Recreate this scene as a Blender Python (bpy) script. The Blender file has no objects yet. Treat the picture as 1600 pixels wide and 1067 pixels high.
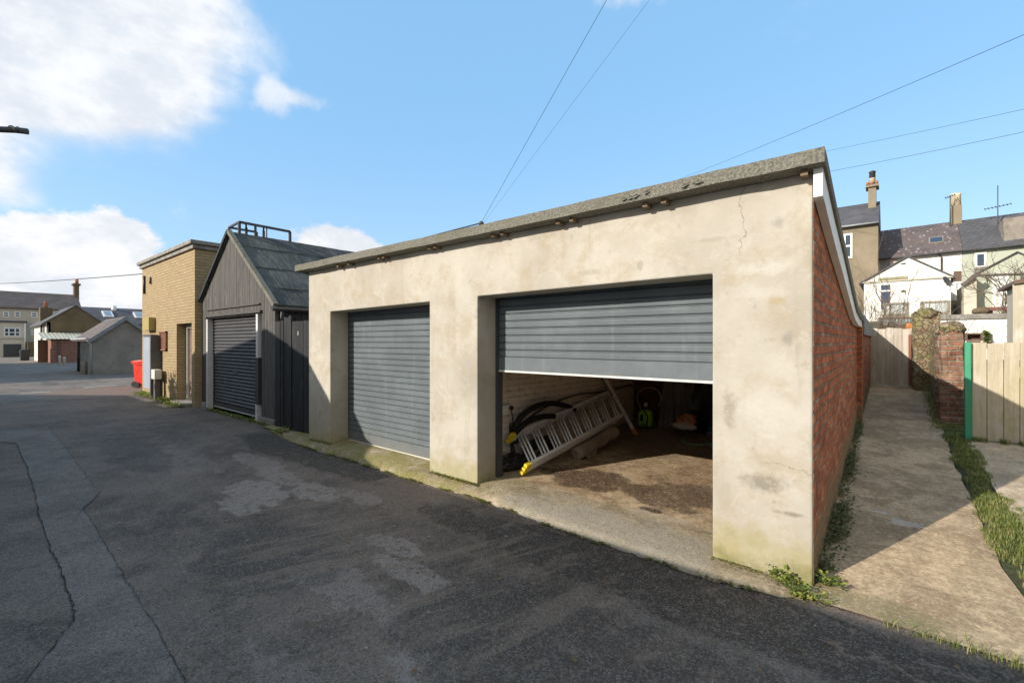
import bpy, math, random
from mathutils import Vector, Matrix
random.seed(7)
R = math.radians
scene = bpy.context.scene
COL = scene.collection

# ------------------------------------------------------------------ camera
CAM_H = 1.6
FPX, TH = 718.0, R(39.7)
cam_d = bpy.data.cameras.new('camera')
cam = bpy.data.objects.new('camera', cam_d)
COL.objects.link(cam)
cam.location = (0, 0, CAM_H)
cam.rotation_euler = (R(90), 0, TH)
cam_d.sensor_width = 36
cam_d.lens = 36 * FPX / 1600
cam_d.clip_start = 0.05
cam_d.clip_end = 3000
scene.camera = cam

# ------------------------------------------------------------------ light, exposure
SUN_S = Vector((0.44, 1.0, -0.505))          # direction the light travels
sun_el = math.atan2(0.505, math.hypot(0.44, 1.0))
sun_d = bpy.data.lights.new('sun', 'SUN')
sun_d.energy = 3.35
sun_d.angle = R(0.5)
sun_d.color = (1.0, 0.925, 0.82)
sun = bpy.data.objects.new('sun', sun_d)
COL.objects.link(sun)
sun.rotation_euler = SUN_S.to_track_quat('-Z', 'Y').to_euler()
scene.view_settings.view_transform = 'Standard'
scene.view_settings.look = 'None'
scene.view_settings.exposure = 0.76
scene.view_settings.gamma = 1.0
scene.cycles.max_bounces = 10
scene.cycles.diffuse_bounces = 8

SN, CS = math.sin(TH), math.cos(TH)
def ray(px, py):
    a, b = px - 800.0, 533.5 - py
    return Vector((-SN * FPX + CS * a, CS * FPX + SN * a, b))
def G(px, py, z=0.0):
    d = ray(px, py); t = (z - CAM_H) / d.z
    return Vector((d.x * t, d.y * t, z))
def PY(px, py, y):
    d = ray(px, py); t = y / d.y
    return Vector((d.x * t, y, CAM_H + d.z * t))
def PX(px, py, x):
    d = ray(px, py); t = x / d.x
    return Vector((x, d.y * t, CAM_H + d.z * t))
def PD(px, py, depth):
    d = ray(px, py) * (depth / FPX)
    return Vector((d.x, d.y, CAM_H + d.z))
def GS(px, py, sl=0.085):
    d = ray(px, py); t = (-sl * 3.5 - CAM_H) / (d.z - sl * d.y)
    return Vector((d.x * t, d.y * t, CAM_H + d.z * t))

# ------------------------------------------------------------------ node helper
class Mat:
    def __init__(s, name, tree=None):
        if tree is None:
            s.m = bpy.data.materials.new(name); s.m.use_nodes = True
            s.t = s.m.node_tree
        else:
            s.m = None; s.t = tree
        s.t.nodes.clear(); s.pos = None
    def n(s, typ, **kw):
        o = s.t.nodes.new(typ)
        for k, v in kw.items(): setattr(o, k, v)
        return o
    def l(s, a, b): s.t.links.new(a, b)
    def put(s, sock, v):
        if v is None: return
        if isinstance(v, bpy.types.NodeSocket): s.l(v, sock)
        else:
            if sock.type == 'RGBA' and len(v) == 3: v = (*v, 1)
            sock.default_value = v
    def P(s):
        if s.pos is None: s.pos = s.n('ShaderNodeNewGeometry').outputs['Position']
        return s.pos
    def vm(s, op, a, b=None):
        o = s.n('ShaderNodeVectorMath', operation=op)
        s.put(o.inputs[0], a); s.put(o.inputs[1], b)
        return o.outputs['Value'] if op in ('LENGTH', 'DISTANCE', 'DOT_PRODUCT') else o.outputs['Vector']
    def sc(s, v3, vec=None): return s.vm('MULTIPLY', vec or s.P(), v3)
    def math(s, op, a, b=None, c=None, clamp=False):
        o = s.n('ShaderNodeMath', operation=op, use_clamp=clamp)
        s.put(o.inputs[0], a); s.put(o.inputs[1], b); s.put(o.inputs[2], c)
        return o.outputs[0]
    def xyz(s, vec=None):
        o = s.n('ShaderNodeSeparateXYZ'); s.l(vec or s.P(), o.inputs[0]); return o.outputs
    def comb(s, x, y, z):
        o = s.n('ShaderNodeCombineXYZ')
        s.put(o.inputs[0], x); s.put(o.inputs[1], y); s.put(o.inputs[2], z); return o.outputs[0]
    def noise(s, scale, detail=5.0, rough=0.55, vec=None, dist=0.0, col=False):
        o = s.n('ShaderNodeTexNoise')
        s.l(vec or s.P(), o.inputs['Vector'])
        o.inputs['Scale'].default_value = scale; o.inputs['Detail'].default_value = detail
        o.inputs['Roughness'].default_value = rough; o.inputs['Distortion'].default_value = dist
        return o.outputs['Color' if col else 'Fac']
    def vor(s, scale, vec=None, feature='F1', out='Distance', rnd=1.0):
        o = s.n('ShaderNodeTexVoronoi', feature=feature)
        s.l(vec or s.P(), o.inputs['Vector']); o.inputs['Scale'].default_value = scale
        o.inputs['Randomness'].default_value = rnd
        return o.outputs[out]
    def ss(s, v, a, b, lo=0.0, hi=1.0):
        o = s.n('ShaderNodeMapRange', interpolation_type='SMOOTHSTEP')
        s.put(o.inputs['Value'], v)
        o.inputs['From Min'].default_value = a; o.inputs['From Max'].default_value = b
        o.inputs['To Min'].default_value = lo; o.inputs['To Max'].default_value = hi
        return o.outputs[0]
    def ramp(s, f, stops):
        o = s.n('ShaderNodeValToRGB'); s.l(f, o.inputs[0]); e = o.color_ramp.elements
        while len(e) < len(stops): e.new(0.5)
        for k, (p, c) in enumerate(stops):
            e[k].position = p; e[k].color = (*c, 1) if len(c) == 3 else c
        return o.outputs[0]
    def mix(s, f, a, b, mode='MIX'):
        o = s.n('ShaderNodeMix', data_type='RGBA', blend_type=mode)
        s.put(o.inputs[0], f); s.put(o.inputs[6], a); s.put(o.inputs[7], b)
        return o.outputs[2]
    def blob(s, c, r, wob=0.5, nscale=3.0, edge=0.35, detail=6.0):
        """soft patch with a ragged edge round a world point; r = radii"""
        d = s.vm('SUBTRACT', s.P(), tuple(c))
        d = s.vm('DIVIDE', d, tuple(r))
        L = s.vm('LENGTH', d)
        nn = s.math('MULTIPLY', s.math('SUBTRACT', s.noise(nscale, detail, 0.62), 0.5), 2 * wob)
        return s.ss(s.math('ADD', L, nn), 1.0, 1.0 - edge, 0.0, 1.0)
    def bump(s, h, strength=0.5, dist=0.02, normal=None):
        o = s.n('ShaderNodeBump'); o.inputs['Strength'].default_value = strength
        o.inputs['Distance'].default_value = dist; s.l(h, o.inputs['Height'])
        if normal: s.l(normal, o.inputs['Normal'])
        return o.outputs[0]
    def out(s, color, rough=0.8, normal=None, metal=0.0, spec=0.5):
        b = s.n('ShaderNodeBsdfPrincipled'); o = s.n('ShaderNodeOutputMaterial')
        s.put(b.inputs['Base Color'], color); s.put(b.inputs['Roughness'], rough)
        s.put(b.inputs['Metallic'], metal); s.put(b.inputs['Specular IOR Level'], spec)
        if normal: s.l(normal, b.inputs['Normal'])
        s.l(b.outputs[0], o.inputs[0])
        return s.m

# ------------------------------------------------------------------ world: Nishita sky and clouds laid out by compass bearing and height
world = bpy.data.worlds.new('World'); scene.world = world
world.use_nodes = True
W = Mat('w', world.node_tree)
sky = W.n('ShaderNodeTexSky', sky_type='NISHITA')
sky.sun_disc = False
sky.sun_elevation = sun_el
sky.sun_rotation = R(201.3)
sky.air_density = 1.0; sky.dust_density = 0.6; sky.ozone_density = 1.6
tc = W.n('ShaderNodeTexCoord'); dirv = tc.outputs['Generated']
dx, dy, dz = W.xyz(dirv)
az = W.math('ARCTAN2', dx, dy)
el = W.math('ARCSINE', dz)
ae = W.comb(az, el, 0.0)
def azel(px, py):
    d = ray(px, py).normalized(); return math.atan2(d.x, d.y), math.asin(d.z)
def sky_blob(px, py, rx, ry, amp):
    a, e = azel(px, py); a2, _ = azel(px + rx, py); _, e2 = azel(px, py - ry)
    d = W.vm('DIVIDE', W.vm('SUBTRACT', ae, (a, e, 0)), (abs(a2 - a), abs(e2 - e), 1))
    q = W.vm('DOT_PRODUCT', d, d)
    return W.math('MULTIPLY', W.math('POWER', 2.718, W.math('MULTIPLY', q, -0.9)), amp)
n1 = W.noise(5.0, 8, 0.6, vec=W.sc((1, 1, 1.6), dirv), dist=0.3)
n2 = W.noise(14.0, 7, 0.62, vec=W.sc((1, 1, 1.5), dirv))
n3 = W.noise(38.0, 6, 0.6, vec=dirv)
def cloud(blobs, wob, lo, hi, n):
    s_ = None
    for b in blobs:
        v = sky_blob(*b); s_ = v if s_ is None else W.math('ADD', s_, v)
    s_ = W.math('ADD', s_, W.math('MULTIPLY', W.math('SUBTRACT', n, 0.5), wob))
    return W.ss(s_, lo, hi)
c_high = cloud([(60, 30, 260, 120, 1.0), (110, 150, 180, 80, 0.85), (310, 10, 105, 85, 0.7), (-150, 120, 180, 120, 1.0), (-20, 265, 90, 45, .6), (240, 110, 90, 90, .45), (20, 315, 60, 25, .35)], 1.5, 0.18, 1.0, W.math('ADD', W.math('MULTIPLY', n1, .7), W.math('MULTIPLY', n2, .3)))
c_low = cloud([(150, 400, 105, 58, 1.1), (60, 445, 120, 70, 0.8), (35, 375, 45, 38, 0.8), (190, 370, 48, 32, 0.7), (520, 385, 55, 34, 1.1), (560, 405, 50, 30, .9), (-80, 430, 120, 60, 1), (100, 470, 200, 40, .6)], 1.7, 0.34, 0.66, W.math('ADD', W.math('MULTIPLY', n2, .6), W.math('MULTIPLY', n3, .4)))
c_small = cloud([(422, 138, 30, 32, 0.9), (412, 168, 34, 18, 0.6), (475, 156, 45, 17, 0.85), (1000, -8, 80, 24, 0.75), (270, 335, 30, 40, .4), (360, 365, 30, 25, .5)], 1.9, 0.3, 1.2, W.math('ADD', W.math('MULTIPLY', n2, .6), W.math('MULTIPLY', n3, .4)))
den = W.math('MAXIMUM', W.math('MULTIPLY', c_high, 0.93), W.math('MAXIMUM', c_low, W.math('MULTIPLY', c_small, 0.7)))
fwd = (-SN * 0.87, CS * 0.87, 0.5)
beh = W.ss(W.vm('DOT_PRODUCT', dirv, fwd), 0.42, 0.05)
c_fill = W.math('MULTIPLY', W.ss(W.noise(2.2, 6, 0.6, vec=dirv), 0.36, 0.5), beh)  # bright cloud outside the view, added as neutral fill light
SKY_STR = 0.15
ccol = W.mix(W.ss(W.math('ADD', W.math('MULTIPLY', n1, .6), W.math('MULTIPLY', n2, .4)), 0.42, 0.6), (3.15, 3.32, 3.58), (4.1, 4.1, 4.15))
skyc = W.mix(0.72, sky.outputs[0], W.mix(W.ss(el, 0.0, 0.5), (1.72, 2.75, 3.9), (1.2, 2.5, 4.0)))
final = W.mix(W.math('MULTIPLY', c_fill, 0.95), W.mix(den, skyc, ccol), (3.4, 3.2, 2.88))
bg = W.n('ShaderNodeBackground'); bg.inputs['Strength'].default_value = SKY_STR
W.l(final, bg.inputs['Color'])
wo = W.n('ShaderNodeOutputWorld'); W.l(bg.outputs[0], wo.inputs[0])

# ------------------------------------------------------------------ mesh helper
class MB:
    def __init__(s): s.v = []; s.f = []; s.sm = []
    def add(s, vs, fs, smooth=False):
        o = len(s.v); s.v += [Vector(p) for p in vs]
        for f in fs: s.f.append([i + o for i in f]); s.sm.append(smooth)
        return s
    def box(s, x0, x1, y0, y1, z0, z1):
        vs = [(x, y, z) for z in (z0, z1) for y in (y0, y1) for x in (x0, x1)]
        return s.add(vs, [(0, 2, 3, 1), (4, 5, 7, 6), (0, 1, 5, 4), (2, 6, 7, 3), (0, 4, 6, 2), (1, 3, 7, 5)])
    def bar(s, a, b, w, h, up=(0, 0, 1), over=0.0):
        a, b = Vector(a), Vector(b); d = (b - a).normalized()
        a = a - d * over; b = b + d * over
        sd = d.cross(Vector(up))
        if sd.length < 1e-4: sd = d.cross(Vector((1, 0, 0)))
        sd.normalize(); u = sd.cross(d)
        sd *= w / 2; u *= h / 2
        vs = [p + q for p in (a, b) for q in (-sd - u, sd - u, sd + u, -sd + u)]
        return s.add(vs, [(3, 2, 1, 0), (4, 5, 6, 7), (0, 1, 5, 4), (1, 2, 6, 5), (2, 3, 7, 6), (3, 0, 4, 7)])
    def tube(s, pts, r, n=8, cap=True, r1=None, smooth=True):
        pts = [Vector(p) for p in pts]; m = len(pts); rings = []; ref = None
        for i, p in enumerate(pts):
            d = (pts[min(i + 1, m - 1)] - pts[max(i - 1, 0)]).normalized()
            if ref is None:
                ref = d.cross(Vector((0, 0, 1)))
                if ref.length < 1e-3: ref = d.cross(Vector((1, 0, 0)))
            ref = (ref - d * ref.dot(d)).normalized(); w = d.cross(ref)
            rr = r if r1 is None else r + (r1 - r) * i / (m - 1)
            rings.append([p + (ref * math.cos(2 * math.pi * k / n) + w * math.sin(2 * math.pi * k / n)) * rr for k in range(n)])
        o = len(s.v)
        for q in rings: s.v += q
        for i in range(m - 1):
            for k in range(n):
                s.f.append([o + i * n + k, o + i * n + (k + 1) % n, o + (i + 1) * n + (k + 1) % n, o + (i + 1) * n + k]); s.sm.append(smooth)
        if cap:
            s.f.append([o + k for k in range(n)][::-1]); s.sm.append(False)
            s.f.append([o + (m - 1) * n + k for k in range(n)]); s.sm.append(False)
        return s
    def prism(s, poly, ext):
        """closed polygon (3-D points, one plane) pushed along ext"""
        poly = [Vector(p) for p in poly]; n = len(poly); e = Vector(ext)
        nn = Vector((0, 0, 0))
        for i in range(n): nn += poly[i].cross(poly[(i + 1) % n])
        if nn.dot(e) > 0: poly = poly[::-1]
        vs = poly + [p + e for p in poly]
        fs = [list(range(n)), list(range(2 * n - 1, n - 1, -1))]
        for i in range(n):
            j = (i + 1) % n; fs.append([j, i, i + n, j + n])
        return s.add(vs, fs)
    def sheet(s, rows, smooth=False):
        m = len(rows[0]); vs = [p for r in rows for p in r]
        fs = [(i * m + k, i * m + k + 1, (i + 1) * m + k + 1, (i + 1) * m + k) for i in range(len(rows) - 1) for k in range(m - 1)]
        return s.add(vs, fs, smooth)
    def lathe(s, prof, c=(0, 0, 0), n=16, smooth=True):
        c = Vector(c); m = len(prof)
        vs = [c + Vector((r * math.cos(2 * math.pi * k / n), r * math.sin(2 * math.pi * k / n), z)) for r, z in prof for k in range(n)]
        fs = [(i * n + k, i * n + (k + 1) % n, (i + 1) * n + (k + 1) % n, (i + 1) * n + k) for i in range(m - 1) for k in range(n)]
        s.add(vs, fs, smooth)
        o = len(s.v) - len(vs)
        s.f.append([o + k for k in range(n)][::-1]); s.sm.append(False)
        s.f.append([o + (m - 1) * n + k for k in range(n)]); s.sm.append(False)
        return s

def base_of(o):
    v = Vector((0, 0, 0))
    while o: v += o.location; o = o.parent
    return v
def build(name, mb, mat, parent=None, label=None, bevel=0.0):
    me = bpy.data.meshes.new(name)
    b = base_of(parent) if parent else Vector((0, 0, 0))
    me.from_pydata([tuple(p - b) for p in mb.v], [], mb.f)
    me.polygons.foreach_set('use_smooth', mb.sm)
    me.materials.append(mat); me.update()
    o = bpy.data.objects.new(name, me); COL.objects.link(o)
    if parent: o.parent = parent
    if label: o['label'] = label
    if bevel:
        md = o.modifiers.new('bevel', 'BEVEL'); md.width = bevel; md.segments = 2; md.limit_method = 'ANGLE'
    return o
def tag(o, label, cat, group=None, kind=None):
    o['label'] = label; o['category'] = cat
    if group: o['group'] = group
    if kind: o['kind'] = kind
    return o
def thing(name, label, cat, loc=(0, 0, 0), group=None):
    o = bpy.data.objects.new(name, None); COL.objects.link(o); o.location = loc; o.empty_display_size = 0.1
    return tag(o, label, cat, group)
def struct(name, mb, mat):
    o = build(name, mb, mat); o['kind'] = 'structure'; return o
def lerp(a, b, t): return a + (b - a) * t
def lerpv(pts, x):
    if x <= pts[0][0]: return pts[0][1]
    for (a, b), (c, d) in zip(pts, pts[1:]):
        if x <= c: return b + (d - b) * (x - a) / (c - a)
    return pts[-1][1]
def sst(t): t = max(0, min(1, t)); return t * t * (3 - 2 * t)
def arc(pts, n=24):
    """Catmull-Rom through the points"""
    pts = [Vector(p) for p in pts]; P = [pts[0]] + pts + [pts[-1]]; out = []
    segs = len(pts) - 1; per = max(2, n // segs)
    for i in range(segs):
        p0, p1, p2, p3 = P[i:i + 4]
        for k in range(per):
            t = k / per
            out.append(0.5 * ((2 * p1) + (p2 - p0) * t + (2 * p0 - 5 * p1 + 4 * p2 - p3) * t * t + (3 * p1 - p0 - 3 * p2 + p3) * t ** 3))
    out.append(pts[-1]); return out

# ------------------------------------------------------------------ materials
def simple(name, col, rough=0.7, var=0.25, nscale=6.0, bumpd=0.0, bscale=60.0, metal=0.0, spec=0.5, dirt=0.0):
    m = Mat(name)
    a = tuple(c * (1 - var) for c in col); b = tuple(min(1, c * (1 + var)) for c in col)
    c = m.ramp(m.noise(nscale, 6, 0.6), [(0.3, a), (0.7, b)])
    if dirt: c = m.mix(m.ss(m.noise(nscale * 2.3, 8, 0.7), 0.52, 0.7, 0, dirt), c, (0.05, 0.045, 0.035))
    nm = m.bump(m.noise(bscale, 5, 0.6), 0.6, bumpd) if bumpd else None
    return m.out(c, rough, nm, metal, spec)

def m_asphalt(name, dark, light, patches=()):
    m = Mat(name)
    big = m.noise(0.55, 8, 0.66); mid = m.noise(3.2, 8, 0.68); fine = m.noise(90, 3, 0.7)
    c = m.mix(m.ss(big, 0.4, 0.62), tuple(v * .85 for v in dark), light)
    c = m.mix(m.ss(mid, 0.42, 0.66, 0.0, 0.7), c, tuple(v * 1.3 for v in light))
    c = m.mix(m.ss(m.noise(1.7, 8, 0.7), 0.5, 0.68, 0, 0.6), c, tuple(v * 0.5 for v in dark))
    c = m.mix(m.ss(m.noise(13, 7, 0.75), 0.52, 0.68, 0, 0.5), c, tuple(v * 1.6 for v in light))
    c = m.mix(m.ss(m.noise(9, 7, 0.75, dist=0.4), 0.55, 0.66, 0, 0.55), c, tuple(v * 0.5 for v in dark))
    for cc, r, col, amt, wob, ns in patches:
        c = m.mix(m.math('MULTIPLY', m.math('MULTIPLY', m.blob(cc, r, wob, ns, 0.16, 12), m.ss(m.noise(8, 9, .78, dist=.3), .40, .48, .1, 1)), min(1, amt * 1.2)), c, col)
    # long brown streaks from stretched noise on the lane before the garage
    X, Y_, Z = m.xyz()
    u = m.math('ADD', m.math('MULTIPLY', X, 0.30), m.math('MULTIPLY', Y_, 0.95))
    v = m.math('SUBTRACT', m.math('MULTIPLY', X, 0.95), m.math('MULTIPLY', Y_, 0.30))
    st = m.noise(1.0, 6, 0.6, vec=m.comb(m.math('MULTIPLY', u, 0.8), m.math('MULTIPLY', v, 5.5), 0.0))
    area = m.blob((-2.9, 2.1, 0), (3.0, 1.5, 1), 0.5, 1.2, 0.7)
    c = m.mix(m.math('MULTIPLY', m.ss(st, 0.5, 0.6, 0, 0.62), area), c, (0.26, 0.2, 0.15))
    # aggregate: single stones showing pale or dark
    vo = m.n('ShaderNodeTexVoronoi'); m.l(m.P(), vo.inputs['Vector']); vo.inputs['Scale'].default_value = 110
    sp = m.xyz(vo.outputs['Color'])
    c = m.mix(m.ss(sp[0], 0.5, 1.0, 0, 0.85), c, m.mix(0.5, c, (0.34, 0.31, 0.285)))
    c = m.mix(m.ss(sp[1], 0.6, 1.0, 0, 0.55), c, tuple(v * 0.35 for v in dark))
    wsp = m.noise(26, 2, 0.5)
    c = m.mix(m.ss(wsp, 0.765, 0.79, 0, 0.7), c, (0.35, 0.33, 0.3))
    h = m.math('ADD', m.math('MULTIPLY', m.vor(110), -0.7), m.math('ADD', fine, m.math('MULTIPLY', mid, 1.2)))
    return m.out(c, m.ss(mid, 0.3, 0.7, 0.7, 0.9), m.bump(h, 0.75, 0.012), 0, 0.35)

PALE = (0.34, 0.28, 0.238)
ASPH = m_asphalt('lane_asphalt', (0.112, 0.086, 0.066), (0.205, 0.158, 0.124), [
    ((-5.2, 2.05, 0), (0.55, 0.26, 1), PALE, 0.85, 0.9, 3.4), ((-4.75, 2.42, 0), (0.42, 0.2, 1), PALE, 0.85, 0.95, 4.0),
    ((-5.65, 2.45, 0), (0.6, 0.16, 1), PALE, 0.7, 1.0, 4.0), ((-6.6, 2.55, 0), (0.8, 0.16, 1), PALE, 0.55, 1.1, 3.5),
    ((-4.9, 1.75, 0), (0.4, 0.16, 1), PALE, 0.75, 0.9, 4.5), ((-4.2, 2.65, 0), (0.4, 0.12, 1), PALE, 0.6, 1.0, 5.0),
    ((-7.4, 1.9, 0), (1.2, 0.3, 1), PALE, 0.3, 1.2, 2.5),
    ((-3.0, 2.2, 0), (0.35, 0.13, 1), PALE, 0.75, 1.1, 6.0), ((-2.6, 2.0, 0), (0.4, 0.13, 1), PALE, 0.75, 1.1, 6.0),
    ((-2.9, 1.6, 0), (0.5, 0.18, 1), PALE, 0.55, 1.2, 6.0), ((-2.3, 1.62, 0), (0.3, 0.1, 1), PALE, 0.5, 1.2, 7.0),
    ((-1.75, 1.45, 0), (0.25, 0.1, 1), PALE, 0.6, 1.1, 7.0), ((-1.5, 1.15, 0), (0.3, 0.14, 1), PALE, 0.4, 1.2, 7.0),
    ((-2.2, 1.0, 0), (0.4, 0.12, 1), PALE, 0.35, 1.2, 7.0),
    ((-2.75, 2.98, 0), (0.75, 0.12, 1), (0.2, 0.175, 0.15), 0.75, 0.8, 4.0),
    ((-0.55, 2.6, 0), (1.0, 0.14, 1), (0.155, 0.135, 0.115), 0.6, 0.9, 4.0),
    ((-1.0, 2.95, 0), (2.6, 0.36, 1), (0.055, 0.044, 0.035), 0.75, 0.7, 2.0),
    ((-0.9, 1.9, 0), (1.7, 0.6, 1), (0.075, 0.062, 0.052), 0.6, 0.7, 1.8),
    ((-6.5, 3.15, 0), (2.4, 0.35, 1), (0.055, 0.046, 0.034), 0.75, 0.7, 2.0),
    ((-3.6, 1.5, 0), (0.7, 0.5, 1), (0.07, 0.058, 0.048), 0.55, 0.8, 2.0),
    ((-8.5, 1.6, 0), (1.6, 0.35, 1), (0.075, 0.062, 0.052), 0.5, 0.9, 2.0)])
ASPH2 = m_asphalt('patch_asphalt', (0.15, 0.125, 0.105), (0.22, 0.185, 0.155))
ROAD2 = m_asphalt('road_asphalt', (0.132, 0.109, 0.090), (0.232, 0.186, 0.148), [
    ((-19, 3.0, 0), (2.6, 1.5, 2), (0.248, 0.160, 0.112), 0.8, 0.5, 1.2),
    ((-24.5, 2.2, 0), (1.4, 0.25, 2), (0.078, 0.067, 0.056), 0.7, 0.6, 2)])
CRACK = simple('crack_tar', (0.02, 0.019, 0.018), 0.95)

def m_concrete(name, a, b, stain, moss=None, patches=(), bscale=45, bd=0.01, spots=True, mossx=None):
    m = Mat(name)
    big = m.noise(0.9, 8, 0.65); mid = m.noise(5, 8, 0.7)
    c = m.mix(m.ss(big, 0.4, 0.6), tuple(v * .85 for v in a), b)
    c = m.mix(m.ss(mid, 0.46, 0.62, 0, 0.6), c, stain)
    c = m.mix(m.ss(m.noise(38, 4, 0.7), 0.4, 0.72, 0, 0.5), c, tuple(v * 0.55 for v in a))
    c = m.mix(m.ss(m.noise(17, 8, 0.75), 0.5, 0.62, 0, 0.45), c, tuple(min(.8, v * 1.3) for v in b))
    c = m.mix(m.ss(m.noise(2.2, 9, 0.72, dist=.5), 0.5, 0.58, 0, 0.6), c, tuple(v * .85 for v in stain))
    for cc, r, col, amt, wob, ns in patches:
        c = m.mix(m.math('MULTIPLY', m.math('MULTIPLY', m.blob(cc, r, wob * 1.3, ns * 1.3, 0.3, 12), m.ss(m.noise(12, 8, .75), .35, .5, .6, 1.0)), amt), c, col)
    if moss:
        mk = m.ss(m.noise(3.2, 9, 0.74), 0.40, 0.54, 0, 0.85)
        if mossx: mk = m.math('MULTIPLY', mk, m.ss(m.xyz()[0], mossx[1], mossx[0], 0.12, 1.0))
        c = m.mix(mk, c, moss)
    if spots: c = m.mix(m.ss(m.noise(33, 2, 0.5), 0.74, 0.77, 0, 0.8), c, (0.62, 0.6, 0.55))
    h = m.math('ADD', m.noise(bscale, 6, 0.75), m.math('MULTIPLY', m.noise(9, 9, .75), 1.0))
    vo = m.n('ShaderNodeTexVoronoi'); m.l(m.P(), vo.inputs['Vector']); vo.inputs['Scale'].default_value = 75
    sp = m.xyz(vo.outputs['Color'])
    c = m.mix(m.ss(sp[0], .6, 1, 0, .35), c, tuple(v * .4 for v in a))
    c = m.mix(m.ss(sp[1], .65, 1, 0, .25), c, tuple(min(.75, v * 1.35) for v in b))
    return m.out(c, 0.88, m.bump(h, 0.8, bd), 0, 0.3)
APRON = m_concrete('apron_concrete', (0.36, 0.29, 0.195), (0.50, 0.41, 0.29), (0.23, 0.18, 0.11), (0.235, 0.215, 0.06), [
    ((-1.9, 3.4, 0), (1.15, .5, 1), (0.40, 0.355, 0.29), 0.85, 0.5, 3)], 60, 0.02, True, (-3.9, -2.9))
FLOOR = m_concrete('garage_floor_concrete', (0.36, 0.255, 0.15), (0.54, 0.42, 0.27), (0.20, 0.128, 0.07), None, [
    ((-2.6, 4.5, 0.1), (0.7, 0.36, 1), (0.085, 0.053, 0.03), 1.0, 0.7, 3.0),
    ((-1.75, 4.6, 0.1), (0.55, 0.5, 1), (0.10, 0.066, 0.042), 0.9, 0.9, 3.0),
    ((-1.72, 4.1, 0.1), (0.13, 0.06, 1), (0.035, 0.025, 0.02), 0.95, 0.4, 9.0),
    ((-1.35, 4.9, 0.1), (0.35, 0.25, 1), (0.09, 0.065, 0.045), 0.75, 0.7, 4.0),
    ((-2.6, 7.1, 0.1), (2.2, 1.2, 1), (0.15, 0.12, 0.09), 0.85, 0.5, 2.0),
    ((-1.3, 3.75, 0.1), (0.9, 0.35, 1), (0.40, 0.345, 0.28), 0.8, 0.8, 3.0),
    ((-2.2, 3.6, 0.1), (0.9, 0.16, 1), (0.42, 0.36, 0.27), 0.7, 0.5, 3.0)], 50, 0.01)
PATHC = m_concrete('path_concrete', (0.46, 0.345, 0.215), (0.63, 0.475, 0.305), (0.30, 0.21, 0.125), None, [
    ((-0.12, 3.5, 0), (0.45, 0.14, 1), (0.21, 0.19, 0.085), 0.6, 0.5, 5),
    ((0.06, 4.9, 0.1), (0.13, 0.06, 1), (0.68, 0.66, 0.62), 0.6, 1.3, 16.0),
    ((-0.1, 5.05, 0.1), (0.08, 0.03, 1), (0.7, 0.69, 0.67), 0.6, 1.2, 16.0)], 50, 0.01)
SLABC = m_concrete('slab_concrete', (0.50, 0.395, 0.27), (0.64, 0.51, 0.365), (0.38, 0.29, 0.19))
EARTH = m_concrete('earth_ground', (0.09, 0.075, 0.05), (0.13, 0.115, 0.07), (0.07, 0.08, 0.035), (0.07, 0.09, 0.03), (), 20, 0.04, False)

def brickvec(m):
    x, y, z = m.xyz()
    wx = m.math('ADD', x, y)
    return m.comb(wx, z, 0.0)
def m_brick(name, c1, c2, mortar, bw=0.225, rh=0.075, ms=0.011, var=0.5, bd=0.012, stain=None, moss=None, paint=None, wob=0.012, smear=None):
    m = Mat(name)
    v = brickvec(m)
    wv = m.vm('ADD', v, m.vm('MULTIPLY', m.vm('SUBTRACT', m.noise(4.5, 4, 0.6, col=True), (0.5, 0.5, 0.5)), (wob * 2, wob, 0)))
    b = m.n('ShaderNodeTexBrick'); m.l(wv, b.inputs['Vector'])
    b.inputs['Scale'].default_value = 1.0
    b.inputs['Brick Width'].default_value = bw; b.inputs['Row Height'].default_value = rh
    b.inputs['Mortar Size'].default_value = ms; b.inputs['Mortar Smooth'].default_value = 0.35
    b.inputs['Bias'].default_value = 0.0
    b.inputs['Color1'].default_value = (*c1, 1); b.inputs['Color2'].default_value = (*c2, 1); b.inputs['Mortar'].default_value = (*mortar, 1)
    c = b.outputs['Color']
    n = m.noise(11, 8, 0.7)
    c = m.mix(m.ss(n, 0.3, 0.75, 0, var), c, tuple(q * 0.35 for q in c1))
    c = m.mix(m.ss(m.noise(55, 4, 0.7), 0.5, 0.8, 0, 0.4), c, tuple(min(1, q * 1.5) for q in c2))
    if smear:
        sm_ = m.noise(3.0, 7, 0.7, vec=m.sc((1, 1.2, 5.0)))
        c = m.mix(m.math('MULTIPLY', m.ss(sm_, 0.52, 0.62, 0, 0.85), m.ss(b.outputs['Fac'], 0.0, 0.4, 0.12, 1.0)), c, smear)
        c = m.mix(m.ss(m.noise(8, 6, 0.7, vec=v), 0.55, 0.7, 0, 0.55), c, (0.62, 0.27, 0.13))
    if stain: c = m.mix(m.ss(m.noise(1.4, 7, 0.7), 0.5, 0.72, 0, 0.7), c, stain)
    if moss:
        z = m.xyz()[2]
        z = m.math('SUBTRACT', z, m.math('MULTIPLY', m.math('MAXIMUM', m.math('SUBTRACT', m.xyz()[1], 3.5), 0), 0.075))
        f = m.math('ADD', m.ss(z, 0.75, 0.05), m.math('MULTIPLY', m.math('SUBTRACT', m.noise(3.5, 7, 0.68), 0.5), 1.1))
        c = m.mix(m.ss(f, 0.42, 0.85, 0, 0.75), c, moss)
    if paint: c = m.mix(m.ss(m.noise(7, 8, 0.72), 0.66, 0.42, 0, 0.9), c, paint)
    h = m.math('ADD', m.math('MULTIPLY', b.outputs['Fac'], -1.0), m.math('MULTIPLY', n, 0.7))
    return m.out(c, 0.9, m.bump(h, 0.9, bd), 0, 0.25)
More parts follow.
